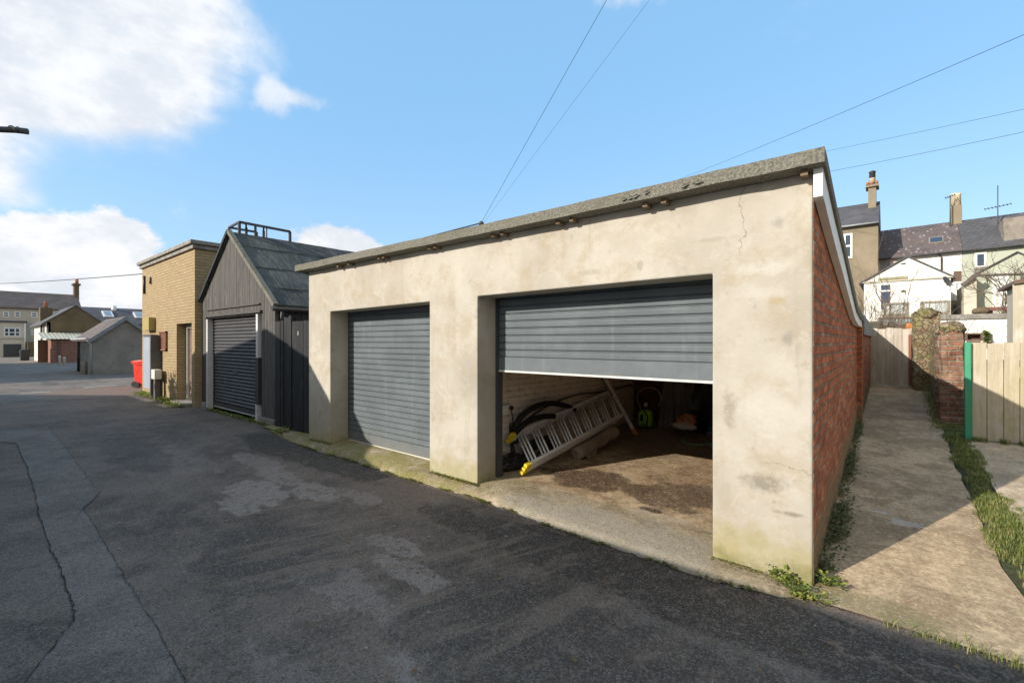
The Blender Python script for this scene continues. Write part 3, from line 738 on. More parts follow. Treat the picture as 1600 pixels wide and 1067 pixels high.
def window_x(parent, y0, y1, t, b, x, fr=0.07, mat=None, glass=None, mull=(), trans=(), dep=0.08):
    """window in a wall facing +X"""
    mat = mat or WHITE; glass = glass or GLASS
    m = MB()
    m.box(x - dep, x + 0.03, y0, y1, t - fr, t).box(x - dep, x + 0.03, y0, y1, b, b + fr)
    m.box(x - dep, x + 0.03, y0, y0 + fr, b + fr, t - fr).box(x - dep, x + 0.03, y1 - fr, y1, b + fr, t - fr)
    for q in mull: m.box(x - dep, x + 0.02, lerp(y0, y1, q) - fr / 2, lerp(y0, y1, q) + fr / 2, b + fr, t - fr)
    for q in trans: m.box(x - dep, x + 0.024, y0 + fr, y1 - fr, lerp(b, t, q) - fr / 2, lerp(b, t, q) + fr / 2)
    f = build('window', m, mat, parent)
    build('pane', MB().box(x - 0.02, x + 0.005, y0 + fr * .8, y1 - fr * .8, b + fr * .8, t - fr * .8), glass, f)
    return f
def twigs(mb, p, d, length, r, depth, spread=0.6, n=3):
    p = Vector(p); d = Vector(d).normalized(); pts = [p]; q = p.copy(); dd = d.copy()
    for i in range(4):
        dd = (dd + Vector((random.gauss(0, .16), random.gauss(0, .16), random.gauss(0.03, .12)))).normalized()
        q = q + dd * length / 4; pts.append(q.copy())
    mb.tube(pts, r, 4, False, r * 0.45, smooth=False)
    if depth:
        for k in range(n):
            s_ = pts[random.randint(1, 4)]
            nd = (dd + Vector((random.gauss(0, spread), random.gauss(0, spread), random.gauss(0.1, spread)))).normalized()
            twigs(mb, s_, nd, length * random.uniform(.5, .8), r * 0.6, depth - 1, spread, n)
def leaf(mb, c, size, up=0.3):
    a = random.uniform(0, 6.28); t = Vector((math.cos(a), math.sin(a), random.uniform(-.2, .9) * (up + .4))).normalized()
    s_ = t.cross(Vector((random.uniform(-.4, .4), random.uniform(-.4, .4), 1))).normalized()
    w = size * random.uniform(.28, .45); L = size * random.uniform(.7, 1.2)
    n_ = s_.cross(t) * size * 0.12; c = Vector(c)
    mb.add([c, c + t * L * .45 + s_ * w + n_, c + t * L, c + t * L * .45 - s_ * w + n_], [(0, 1, 2, 3)])
def blade(mb, c, h, lean=0.5):
    a = random.uniform(0, 6.28); d = Vector((math.cos(a), math.sin(a), 0)); s_ = Vector((-d.y, d.x, 0)) * h * random.uniform(.03, .06)
    b = random.uniform(.1, lean) * h; c = Vector(c)
    p1 = c + d * b * .35 + Vector((0, 0, h * .6)); p2 = c + d * b + Vector((0, 0, h * random.uniform(.75, 1)))
    mb.add([c - s_, c + s_, p1 + s_ * .7, p1 - s_ * .7, p2], [(0, 1, 2, 3), (3, 2, 4)])

# ------------------------------------------------------------------ the double garage
gar = thing('double_garage', 'rendered double garage with red brick side, felt roof and two grey roller shutters', 'garage', (-3.75, D, 0))
wall = [(-7.1, -0.1), (-6.443, -0.1), (-6.443, 2.042), (-4.19, 2.066), (-4.19, -0.1), (-3.409, -0.1), (-3.409, 2.08), (-1.022, 2.095), (-1.022, -0.1), (-0.402, -0.1), (-0.402, 2.735), (-7.1, 2.735)]
build('front_wall', MB().prism([(x, D, z) for x, z in wall], (0, 0.3, 0)), RENDER, gar, bevel=0.012)
RB = [(3.2, 2.725), (3.53, 2.695), (4.2, 2.53), (5.03, 2.36), (5.9, 2.155), (6.82, 1.955), (7.6, 1.90), (8.4, 1.88)]      # underside of the roof
def rb(y): return lerpv(RB, y)
def wall_yz(x0, x1, y0, y1, z0=-0.15, add=0.03):
    ys = [y0] + [q for q, _ in RB if y0 < q < y1] + [y1]
    return MB().prism([(x0, y0, z0), (x0, y1, z0)] + [(x0, q, rb(q) + add) for q in ys[::-1]], (x1 - x0, 0, 0))
build('side_wall', wall_yz(-0.62, -0.398, 3.545, 8.1), BRICK, gar, 'red brick side wall with pale mortar smears')
build('party_wall', wall_yz(-3.92, -3.7, 3.835, 7.99), BRICKIN, gar, 'white painted brick inner wall')
build('far_side_wall', wall_yz(-7.098, -6.9, 3.835, 8.1), BRICKIN, gar)
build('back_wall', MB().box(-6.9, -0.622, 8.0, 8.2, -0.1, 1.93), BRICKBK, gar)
# floor
fl = MB(); fl.sheet([[(lerp(-6.9, -0.62, k / 24), y, fz(lerp(-6.9, -0.62, k / 24)) + 0.018 * (y - 3.9) + 0.004 * math.sin(k * 1.7 + y * 2)) for k in range(25)] for y in [3.9 + .2 * i for i in range(21)] + [8.02]], True)
build('floor', fl, FLOOR, gar)
ce = MB(); cy_ = [4.25, 4.6, 5.03, 5.9, 6.82, 7.6, 7.98]
ce.sheet([[(lerp(-6.89, -0.63, k / 6), y, rb(y) - 0.115) for k in range(7)] for y in cy_])
build('bounce_ceiling', ce, WHITE, gar)  # unseen white surface added to bounce light into the garage
# roof slab with a chunky felt-wrapped edge, slightly wavy
random.seed(11)
def roof_pts(y, top):
    row = []
    for k in range(57):
        x = lerp(-7.26, -0.325, k / 56)
        wv = 0.0015 * math.sin(k * 0.9) + random.uniform(-.0012, .0012) - 0.010 * math.sin(max(0, min(1, (x + 6) / 5)) * math.pi)
        row.append(Vector((x, y + (random.uniform(-.004, .004) if y < 3.5 else 0), rb(y) + (0.086 if top else 0.0) + wv)))
    return row
r_ys = [3.385, 3.43, 3.53, 4.2, 5.03, 5.9, 6.82, 7.6, 8.3]
top = [roof_pts(y, True) for y in r_ys]; bot = [[p - Vector((0, 0, 0.092)) for p in r] for r in top]
for p in bot[0]: p.z -= random.uniform(-0.0015, 0.002)
rf = MB(); rf.sheet(top, False); rf.sheet([r[::-1] for r in bot], False)
rf.sheet([bot[0], top[0]]); rf.sheet([top[-1], bot[-1]])
rf.sheet([[r[0] for r in top], [r[0] for r in bot]]); rf.sheet([[r[-1] for r in bot], [r[-1] for r in top]])
roof = build('roof', rf, FELT, gar, 'mineral felt roof with speckled drooping edge')
# torn flaps of felt along the front
for px, py in [(975, 311), (985, 309), (993, 307), (1070, 290), (1090, 284), (1010, 301)]:
    c = PY(px, py, 3.378); w = random.uniform(.02, .045)
    tr = MB().add([c + Vector((-w, 0, random.uniform(-.01, .01))), c + Vector((-w * .2, -0.014, -.016)), c + Vector((w, -.002, random.uniform(-.012, .01))), c + Vector((w * .3, -.01, .014))], [(0, 1, 2, 3)])
    build('torn_felt', tr, FELT, roof)
for px in (529, 546, 593, 600, 672, 681, 771, 786, 873, 894, 1009, 1038, 1257):
    x = PY(px, 350, 3.46).x
    build('rafter_end', MB().box(x - 0.02, x + 0.02, 3.44, 3.56, rb(3.46) - 0.045, rb(3.46) + 0.01), RAFTER, gar)
for k in range(13):
    x = -6.7 + k * 0.47
    mb = MB()
    for (a, _), (b, _) in zip(RB[1:-1], RB[2:]): mb.bar((x, a + (0.35 if a < 3.6 else 0), rb(a + (0.35 if a < 3.6 else 0)) - 0.055), (x, b, rb(b) - 0.055), 0.045, 0.10)
    build('rafter', mb, RAFTER, gar)
# white bargeboard following the sagging verge
bo = [3.47, 3.6, 4.0, 4.5, 5.0, 5.5, 6.0, 6.6, 7.2, 8.1]
bg_ = MB(); A = []; B_ = []
for y in bo:
    zt_ = rb(y) + 0.005; zb_ = rb(y) - lerpv([(3.47, 0.185), (4.5, 0.17), (6, 0.13), (8, .09)], y) - 0.02 * math.sin(max(0, (y - 3.6) / 4.5) * math.pi)
    A.append((y, zt_)); B_.append((y, zb_))
poly = [(-0.392, y, z) for y, z in B_] + [(-0.392, y, z) for y, z in A[::-1]]
build('bargeboard', MB().prism(poly, (0.05, 0, 0)), WHITE, gar, 'white bargeboard sagging along the verge')
# shutters: the left one shut, the right one half open
roller(gar, -6.5, -4.13, 3.845, 0.085, 2.2, 0.079, SHUTTER, 0.16)
roller(gar, -3.375, -0.96, 3.845, 1.265, 2.2, 0.079, SHUTTER, 0.165, 0.07)
build('shutter_housing', MB().box(-6.6, -4.0, 3.9, 4.2, 2.13, 2.4), SHUTDK, gar)
build('shutter_housing', MB().box(-3.5, -0.9, 3.9, 4.2, 2.13, 2.4), SHUTDK, gar)
# cable insulator on the front edge of the roof
ip = PY(752, 353, 3.42)
ins = build('cable_bracket', MB().lathe([(0.035, 0), (0.038, 0.02), (0.012, 0.022), (0.012, 0.035), (0.026, 0.038), (0.028, 0.06), (0.015, 0.075)], ip - Vector((0, 0, 0.03)), 10), DARKSTEEL, gar)
# conduit and socket on the painted inner wall
build('conduit', MB().tube([(-3.69, 4.25, 0.82), (-3.69, 4.25, 2.0)], 0.012, 6), PIPEW, gar)
so = build('wall_socket', MB().box(-3.698, -3.66, 4.22, 4.36, 0.70, 0.82), WHITE, gar, bevel=0.005)
build('plug', MB().lathe([(0.028, 0), (0.03, 0.03), (0.012, 0.05)], (-3.63, 4.36, 0.76), 10).tube(arc([(-3.63, 4.36, 0.76), (-3.62, 4.38, 0.6), (-3.64, 4.40, 0.45), (-3.6, 4.5, 0.32)]), 0.008, 6), BLACK, so)

# ------------------------------------------------------------------ things stored in the open garage
def zf(x, y): return fz(x) + 0.018 * (y - 3.9)
# ladder: three aluminium sections nested, lying on one stile and leaning on the painted wall
lad = thing('extension_ladder', 'three section aluminium ladder with yellow feet leaning sideways on painted brick wall', 'ladder', (-3.3, 5.3, 0.1))
lo0, lo1 = Vector((-3.2, 4.04, 0.135)), Vector((-3.2, 6.50, 0.425))
up0, up1 = Vector((-3.62, 4.29, 0.38)), Vector((-3.62, 6.98, 0.735))
upv = (up0 - lo0); nrm = (lo1 - lo0).cross(upv).normalized()
if nrm.x < 0: nrm = -nrm
for s_ in range(3):
    off = nrm * (0.042 * s_); sh0, sh1 = 0.012 * s_, 1.0 - 0.03 * (2 - s_) * (1 if s_ else 1.5)
    sec = MB().bar(lo0.lerp(lo1, sh0) + off, lo0.lerp(lo1, sh1) + off, 0.026, 0.036, upv)
    sec2 = MB().bar(up0.lerp(up1, sh0) + off, up0.lerp(up1, sh1) + off, 0.026, 0.036, upv)
    build('stile', sec, ALU, lad); build('stile', sec2, ALU, lad)
    for k in range(9):
        t_ = 0.08 + k * 0.105 + 0.0095 * (s_ - 1)
        if t_ > sh1: continue
        build('rung', MB().tube([lo0.lerp(lo1, t_) + off, up0.lerp(up1, t_) + off], 0.0125, 8), ALU, lad)
    for a, b in ((lo0, lo1), (up0, up1)):
        d_ = (b - a).normalized(); build('foot', MB().bar(a + off - d_ * 0.03 + d_ * 0.02 * s_, a + off + d_ * (0.075 + .02 * s_), 0.034, 0.048, upv), YELLOW, lad, bevel=0.006)
bb0, bb1 = Vector((-3.64, 6.75, 1.03)), Vector((-3.16, 6.86, 0.155))
build('stabiliser_bar', MB().bar(bb0, bb1, 0.03, 0.05), ALU, lad)
build('stabiliser_foot', MB().bar(bb1.lerp(bb0, 0.06), bb1 - (bb0 - bb1).normalized() * 0.05, 0.05, 0.07), ORANGE, lad, bevel=0.008)
# corrugated black drain hose arching over the ladder
def ribbed(pts, r, n=160):
    p = arc(pts, n); mb = MB(); rr = []
    mb.tube(p, r, 9, True)
    for i in range(0, len(p) - 1, 2): mb.tube([p[i], p[i].lerp(p[i + 1], .8)], r * 1.13, 9, True)
    return mb
h1 = [PX(*q, -3.6) for q in ((803, 672), (815, 650), (835, 636), (858, 630), (880, 633), (898, 640))]
h2 = [PX(*q, -3.56) for q in ((806, 676), (822, 660), (845, 651), (866, 650))]
o = build('drain_hose', ribbed(h1, 0.034), BLACK); tag(o, 'thick black ribbed hose, the larger upper of two arches behind the ladder', 'hose', 'black hoses behind the ladder')
o = build('drain_hose', ribbed(h2, 0.032), BLACK); tag(o, 'thick black ribbed hose, the smaller lower of two arches behind the ladder', 'hose', 'black hoses behind the ladder')
o = build('cable', MB().tube(arc([PX(*q, -3.66) for q in ((812, 664), (838, 645), (870, 627), (905, 616), (940, 612), (988, 601))]), 0.011, 6), BLACK)
tag(o, 'thin black cable rising along the painted inner brick wall above the ladder', 'cable')
# dark bags and machine parts heaped by the pillar
def blob_mesh(c, r, seed, n=18, amp=0.28, flat=True):
    from mathutils import noise as mn
    vs = []; fs = []; c = Vector(c)
    for i in range(n + 1):
        th = math.pi * i / n
        for k in range(n * 2):
            ph = math.pi * k / n; d = Vector((math.sin(th) * math.cos(ph), math.sin(th) * math.sin(ph), math.cos(th)))
            q = 1 + amp * mn.noise(d * 1.9 + Vector((seed * 5.1, 0, 0))) + amp * 0.55 * mn.noise(d * 5.0 + Vector((0, seed * 3.3, 0)))
            v = Vector((d.x * r[0], d.y * r[1], d.z * r[2])) * q + c
            if flat: v.z = max(v.z, c.z - r[2] * 0.75)
            vs.append(v)
    m2 = n * 2
    for i in range(n):
        for k in range(m2): fs.append((i * m2 + k, i * m2 + (k + 1) % m2, (i + 1) * m2 + (k + 1) % m2, (i + 1) * m2 + k))
    return MB().add(vs, fs, True)
o = build('rubbish_bag', blob_mesh((-3.53, 4.22, zf(-3.5, 4.2) + 0.06), (0.15, 0.26, 0.09), 1), BLACKTARP); tag(o, 'crumpled black plastic sack slumped at the pillar end of the ladder', 'bag')
o = build('rubbish_bag', blob_mesh((-3.58, 4.95, zf(-3.5, 4.8) + 0.1), (0.09, 0.4, 0.14), 2), BLACKTARP); tag(o, 'dark bundle of plastic sheeting seen through the lower ladder rungs', 'bag')
st_ = MB()
for k in range(5):
    a = Vector((-3.56 + random.uniform(-.05, .05), 4.35 + .12 * k, zf(-3.4, 4.4) + 0.05)); st_.bar(a, a + Vector((random.uniform(-.1, .12), random.uniform(.2, .5), random.uniform(.0, .22))), 0.025, 0.04)
o = build('scrap_metal', st_, STEEL); tag(o, 'loose heap of grey metal offcuts behind the lowest ladder rungs', 'scrap')
pump = thing('water_pump', 'small black pump at the foot of the two ribbed hoses beside the wall socket', 'pump', PX(803, 676, -3.58))
pb = PX(805, 671, -3.66)
build('body', MB().tube([pb + Vector((0, -0.07, 0)), pb + Vector((0, 0.12, 0))], 0.06, 12), BLACK, pump)
build('housing', MB().box(pb.x - .05, pb.x + .06, pb.y - .05, pb.y + .02, pb.z - .16, pb.z - .04), BLACK, pump, bevel=0.01)
build('bracket', MB().bar(pb + Vector((-.04, -.03, -.15)), pb + Vector((0.02, -.03, -.36)), 0.05, 0.03), DARKSTEEL, pump)
build('clamp', MB().box(pb.x - .03, pb.x + .09, pb.y - .08, pb.y - .02, pb.z + .05, pb.z + .09), DARKSTEEL, pump)
# rolled dust sheet under the ladder
a_, b_ = Vector((-3.12, 5.05, zf(-3.1, 5) + 0.06)), Vector((-3.13, 6.05, zf(-3.1, 6) + 0.17))
o = build('rolled_dust_sheet', MB().tube([a_.lerp(b_, k / 8) + Vector((random.uniform(-.012, .012), 0, random.uniform(-.012, .012))) for k in range(9)], 0.075, 12, True, 0.095).add([a_ + Vector((0.05, 0, 0.05)), a_ + Vector((0.12, 0.05, -0.06)), a_ + Vector((0.08, 0.4, -0.07)), a_ + Vector((0.03, .4, .06))], [(0, 1, 2, 3)]), CLOTH)
roughen(o, 1, 0.03, 3, 6); tag(o, 'beige rolled dust sheet lying under the middle of the ladder', 'sheet')
# lime green pressure washer with its hose loop
pw = thing('pressure_washer', 'lime green upright pressure washer with black fittings beside grey plastic sheet', 'washer', (-3.3, 7.5, 0.13))
PWY = 7.45
c0 = PY(1009, 666, PWY); c1 = PY(1009, 640, PWY); wv_ = (PY(1019, 650, PWY) - PY(999, 650, PWY)).x / 2
hh = c1.z - c0.z
bd = MB(); rows = []
for q, w_ in [(0.0, .8), (.06, .95), (.2, 1.0), (.75, 1.0), (.9, .85), (1.0, .55)]:
    rows.append([(c0.x + w_ * wv_ * math.copysign(abs(math.cos(a)) ** .5, math.cos(a)), PWY + .8 * w_ * wv_ * math.copysign(abs(math.sin(a)) ** .5, math.sin(a)), c0.z + q * hh) for a in [2 * math.pi * k / 24 for k in range(25)]])
bd.sheet(rows, True); bd.add([Vector(p) for p in rows[-1][:-1]], [list(range(24))])
build('body', bd, LIME, pw)
build('handle', MB().tube(arc([(c0.x - .06, PWY, c0.z + hh * .95), (c0.x - .055, PWY, c0.z + hh * 1.2), (c0.x + .055, PWY, c0.z + hh * 1.2), (c0.x + .06, PWY, c0.z + hh * .95)]), 0.014, 8), BLACK, pw)
build('cap', MB().lathe([(0.03, 0), (0.032, .05), (0.025, .07)], (c0.x, PWY, c0.z + hh * 1.18), 12), SEAL, pw)
build('control_panel', MB().box(c0.x - .055, c0.x - .01, PWY - .8 * wv_ - .006, PWY - .7 * wv_, c0.z + hh * .35, c0.z + hh * .72), BLACK, pw)
build('vent', MB().box(c0.x - .045, c0.x - .02, PWY - .8 * wv_ - .004, PWY - .7 * wv_, c0.z + hh * .1, c0.z + hh * .2).box(c0.x - .012, c0.x + .015, PWY - .8 * wv_ - .004, PWY - .7 * wv_, c0.z + hh * .1, c0.z + hh * .2), BLACK, pw)
build('foot', MB().box(c0.x - .09, c0.x - .04, PWY - .1, PWY + .1, c0.z - .03, c0.z + .01), BLACK, pw); build('foot', MB().box(c0.x + .04, c0.x + .09, PWY - .1, PWY + .1, c0.z - .03, c0.z + .01), BLACK, pw)
build('lead', MB().tube(arc([(c0.x + .02, PWY - .12, c0.z + hh * 1.0), (c0.x + .09, PWY - .14, c0.z + hh * .7), (c0.x + .08, PWY - .14, c0.z + hh * .3), (c0.x + .05, PWY - .13, c0.z)]), 0.010, 6), BLACK, pw)
o = build('garden_hose', MB().tube(arc([PY(*q, 7.8) for q in ((1002, 640), (996, 625), (997, 614), (1006, 607), (1018, 606), (1028, 610), (1033, 622), (1029, 636))]), 0.011, 6), PALEHOSE); tag(o, 'thin pale hose looped on the back wall above the lime green washer', 'hose')
# grey and black plastic sheets hung over stored boards at the back
def drape(x0, x1, y, z0, z1, seed, dep=0.25, nx=40, nz=24):
    from mathutils import noise as mn
    rows = []
    for j in range(nz + 1):
        v = j / nz; row = []
        for i in range(nx + 1):
            u = i / nx; q = Vector((u * 5 + seed * 9, v * 1.3, 0)); f = mn.noise(q) * 1.0 + mn.noise(q * 2.7) * 0.5
            sp_ = 1 + 0.25 * (1 - v)
            row.append((lerp(x0, x1, 0.5 + (u - 0.5) * sp_), y - dep * (1 - v) - 0.11 * f, lerp(z0, z1, v) + 0.02 * f * (1 - v)))
        rows.append(row)
    return MB().sheet(rows, True)
o = build('plastic_sheet', drape(-3.05, -2.45, 7.95, 0.13, 1.75, 1), TARP); tag(o, 'grey translucent looking plastic sheet hanging in folds behind the washer', 'plastic sheet')
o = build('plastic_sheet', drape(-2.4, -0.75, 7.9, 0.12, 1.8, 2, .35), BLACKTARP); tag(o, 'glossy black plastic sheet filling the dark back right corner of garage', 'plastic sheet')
bagc = PY(1072, 664, 7.35)
o = build('shopping_bag', blob_mesh(bagc + Vector((0, 0, 0.06)), (0.14, 0.11, 0.11), 5, 16, .6), BAGMAT); tag(o, 'crumpled orange plastic bag on the floor before the black sheet', 'bag')
o = build('rag', blob_mesh(bagc + Vector((0.02, -0.12, -0.0)), (0.18, 0.1, 0.05), 6, 12, .5), SEAL); tag(o, 'pale pink rag at the foot of the orange bag', 'rag')
o = build('timber_offcuts', MB().box(-1.42, -1.2, 7.2, 7.4, 0.1, 0.34).box(-1.5, -1.18, 7.18, 7.42, 0.345, 0.40).bar((-1.28, 7.15, 0.1), (-1.2, 7.3, 0.6), 0.05, 0.02), BROWNWOOD); tag(o, 'stack of brown wooden offcuts at the right of the garage floor', 'timber')
gl = [G(*q, 0.11) for q in ((1125, 700), (1105, 694), (1090, 695), (1072, 692), (1066, 686), (1074, 682), (1090, 683), (1104, 690), (1120, 696))]
o = build('hose_loop', MB().tube(arc(gl), 0.012, 6), GREENHOSE); tag(o, 'pale green hose lying in a loop on the garage floor', 'hose')
gl = [Vector((q.x + .25 + random.uniform(-.03, .03), q.y - .08 + random.uniform(-.05, .05), .12)) for q in gl[-4:]]
pb2 = arc([(-3.62, 5.9, 1.25), (-3.45, 6.6, 0.75), (-3.4, 6.72, 0.68)])
o = build('wooden_pole', MB().tube([PX(935, 583, -3.6), PX(956, 617, -3.5)], 0.014, 8), RAFTER); tag(o, 'thin dark wooden pole propped on painted wall behind ladder top', 'pole')

# ------------------------------------------------------------------ black timber shed garage
SY = 3.8
shed = thing('timber_shed', 'black boarded timber garage with steep felt roof and dark roller shutter', 'garage', (-11.1, SY, 0))
RX, RZ = -11.15, 3.97; EXR, EXL, EZ = -8.93, -13.33, 2.31
def rz(x): return lerpv([(EXL, EZ), (RX, RZ), (EXR, EZ)], x)
fb = MB(); x = EXL + 0.02
DX0, DX1, DZ = -12.60, -9.62, 2.14
while x < EXR - 0.02:
    w = min(0.118, EXR - 0.01 - x); a, b = x + 0.003, x + w - 0.003
    z0 = 0.02 if b < DX0 or a > DX1 else DZ
    yo = random.uniform(-.003, .003)
    fb.prism([(a, SY + yo, z0), (b, SY + yo, z0), (b, SY + yo, rz(b) - .02)] + ([(RX, SY + yo, RZ - .02)] if a < RX < b else []) + [(a, SY + yo, rz(a) - .02)], (0, 0.025, 0)); x += w
build('front_gable', fb, BLACKBOARD, shed)
build('gable_backing', MB().prism([(EXL + .03, SY + .03, 0.0), (DX0, SY + .03, 0), (DX0, SY + .03, DZ), (DX1, SY + .03, DZ), (DX1, SY + .03, 0), (EXR - .03, SY + .03, 0), (EXR - .03, SY + .03, EZ - .03), (RX, SY + .03, RZ - .05), (EXL + .03, SY + .03, EZ - .03)], (0, .05, 0)), BLACKGATE, shed)
sb = MB(); y = SY + 0.035
while y < 10: sb.box(EXR - .035, EXR - .005 + random.uniform(-.002, .002), y, y + 0.112, 0.0, EZ - .01); y += 0.118
build('side_wall', sb, BLACKGATE, shed)
build('side_wall', MB().box(EXL, EXL + .04, SY + .035, 10, 0, EZ - .01), BLACKGATE, shed)
build('back_gable', MB().prism([(EXL + .05, 10, 0), (EXR - .05, 10, 0), (EXR - .05, 10, EZ - .02), (RX, 10, RZ - .04), (EXL + .05, 10, EZ - .02)], (0, -.04, 0)), BLACKGATE, shed)
def slope(xe, sgn):
    mb = MB(); ov = 0.10 * sgn
    x1, z1 = xe + ov, EZ - 0.10 * (RZ - EZ) / abs(RX - EXR)
    cuts = [0, 0.2, 0.5, 0.77, 1.0]
    for a, b in zip(cuts, cuts[1:]):
        p0 = Vector((lerp(RX, x1, a), 0, lerp(RZ, z1, a) + .03)); p1 = Vector((lerp(RX, x1, min(1, b + .02)), 0, lerp(RZ, z1, min(1, b + .02)) + .055))
        rows = []
        nseg = 40
        for i in range(nseg + 1):
            yy = lerp(SY - 0.06, 10.05, i / nseg)
            rows.append([(lerp(p0.x, p1.x, k / 8), yy, lerp(p0.z, p1.z, k / 8) + (random.uniform(-.012, .014) if 0 < k < 8 else random.uniform(-.004, .004)) ) for k in range(9)])
        mb.sheet(rows, True)
        mb.sheet([[r[-1] for r in rows], [(r[-1][0], r[-1][1], r[-1][2] - .02) for r in rows]])
    und = [(RX, SY - .05, RZ + .015), (x1, SY - .05, z1 + .02), (x1, SY - .05, z1 - .02), (RX, SY - .05, RZ - .025)]
    mb.prism(und, (0, 6.2 + 3.85 - SY, 0))
    return mb
roofm = slope(EXR, 1); r2 = slope(EXL, -1)
o_ = len(roofm.v); roofm.v += r2.v; roofm.f += [[i + o_ for i in f] for f in r2.f]; roofm.sm += r2.sm
sroof = build('roof', roofm, OLDFELT, shed, 'wrinkled grey green felt roof with lap lines')
for xe, sg in ((EXR, 1), (EXL, -1)):
    x1 = xe + .1 * sg; z1 = EZ - 0.10 * (RZ - EZ) / abs(RX - EXR)
    mb = MB()
    for k in range(5):
        a, b = k / 5, (k + 1) / 5 - .004
        mb.bar((lerp(RX, x1, a), SY - .035, lerp(RZ, z1, a) + .035 + random.uniform(-.006, .006)), (lerp(RX, x1, b), SY - .035, lerp(RZ, z1, b) + .035 + random.uniform(-.006, .006)), 0.09, 0.075)
    build('verge_trim', mb, FELT if sg > 0 else BLACKGATE, sroof)
build('gutter', MB().tube([(EXR + .1, SY - .1, EZ - .1), (EXR + .1, 10, EZ - .14)], 0.045, 8), BLACK, shed)
build('downpipe', MB().tube([(EXR + .09, SY + .1, EZ - .1), (EXR + .03, SY + .1, EZ - .3), (EXR + .03, SY + .1, 0.15), (EXR + .1, SY + 0.0, 0.05)], 0.034, 8), BLACK, shed)
build('corner_post', MB().box(EXR - .06, EXR + .012, SY - .012, SY + .06, 0, EZ - .05), BLACKBOARD, shed)
build('drip_board', MB().box(-12.72, -9.5, SY - .05, SY - .004, DZ + .03, DZ + .075).box(-12.62, -9.58, SY - .035, SY - .004, DZ + .19, DZ + .215), BLACKBOARD, shed)
rd = roller(shed, -12.45, -9.8, 3.9, 0.06, 2.25, 0.075, SHEDSHUT, 0.11, 0.0, wside=(0, 0), curvy=True)
build('handle', MB().bar((-11.2, 3.87, 0.93), (-10.95, 3.87, 0.93), 0.02, 0.02), STEEL, rd)
build('door_guide', MB().box(-12.60, -12.51, SY - .03, SY + .09, 0.0, 2.12), WHITEGUIDE, shed, 'white left door guide')
build('door_guide', MB().box(-9.74, -9.65, SY - .03, SY + .09, 1.28, 2.14), WHITEGUIDE, shed, 'white upper length of right door guide')
build('door_guide', MB().box(-9.79, -9.64, SY - .026, SY + .09, 0.36, 1.275).box(-9.79, -9.64, SY - .03, SY + .09, 0.0, 0.01), DARKSTEEL, shed)
build('door_guide', MB().box(-9.77, -9.68, SY - .03, SY + .09, 0.0, 0.35), WHITEGUIDE, shed)
build('plinth', MB().box(EXL, -12.61, SY - .05, SY + .02, -.05, 0.14), COPING, shed)
build('plinth', MB().box(-9.6, EXR + .02, SY - .05, SY + .02, -.05, 0.13), COPING, shed)
# steel frame along the ridge
fr = MB()
z1 = PX(374, 347, RX).z; ya, yb = PX(374, 347, RX).y, PX(453, 361, RX).y
R1 = [Vector((RX, ya, z1)), Vector((RX, yb, z1 - 0.01))]
fr.bar(*R1, 0.05, 0.05)
XL = RX - 0.75; zl = PX(358, 355.5, XL).z; yla, ylb = PX(358, 355.5, XL).y, PX(401, 362.5, XL).y
R2 = [Vector((XL, yla, zl)), Vector((XL, ylb, zl))]
fr.bar(*R2, 0.045, 0.045); fr.bar(R2[0], R1[0], 0.04, 0.04)
for a, w in ((R1[0], .05), (R1[0].lerp(R1[1], .3), .04), (R1[0].lerp(R1[1], .52), .02), (R1[1], .05)): fr.bar(a, (a.x, a.y, RZ - .05), w, w)
for a in (R2[0], R2[1]): fr.bar(a, (a.x, a.y, rz(XL) - .05), .045, .045)
for q in (.12, .46):
    a = R1[0].lerp(R1[1], q); fr.bar(a, a + Vector((-.25, .1, -.04)), .035, .035); fr.bar(a + Vector((-.25, .1, -.04)), (a.x - .25, a.y + .1, RZ - .3), .045, .045)
build('roof_frame', fr, DARKSTEEL, shed, 'bare steel frame standing on the ridge')

# ------------------------------------------------------------------ black gate between shed and garage
gate = thing('boarded_gate', 'black painted tall boarded gate with small white number between shed and rendered garage', 'gate', (-7.6, 3.7, 0))
gm = MB(); x = -8.02
while x < -7.13: gm.box(x, x + .098, 3.69 + random.uniform(-.004, .004), 3.715, 0.06, 1.945 + random.uniform(-.012, .012)); x += .102
build('board_panel', gm, BLACKGATE, gate)
nx, nz = PY(466, 521, 3.685).x, PY(466, 521, 3.685).z
build('number', MB().tube([(nx + .016 * math.cos(a), 3.684, nz + .028 * math.sin(a)) for a in [2 * math.pi * k / 16 for k in range(17)]], 0.006, 6), WHITEGUIDE, gate, 'white figure 0')
build('latch', MB().box(-7.26, -7.2, 3.66, 3.70, 0.98, 1.1), STEEL, gate)
pn = thing('timber_screen', 'black narrow boarded panel fixed between downpipe and black gate', 'screen', (-8.5, 3.76, 0))
gm = MB(); x = -8.8
while x < -8.06: gm.box(x, x + .11, 3.74 + random.uniform(-.012, .012), 3.77, 0.0, 2.02 + random.uniform(-.06, .06)); x += .114
build('boards', gm, BLACKGATE, pn)
build('post', MB().box(-8.12, -8.03, 3.68, 3.78, 0, 2.05), BLACKGATE, pn)

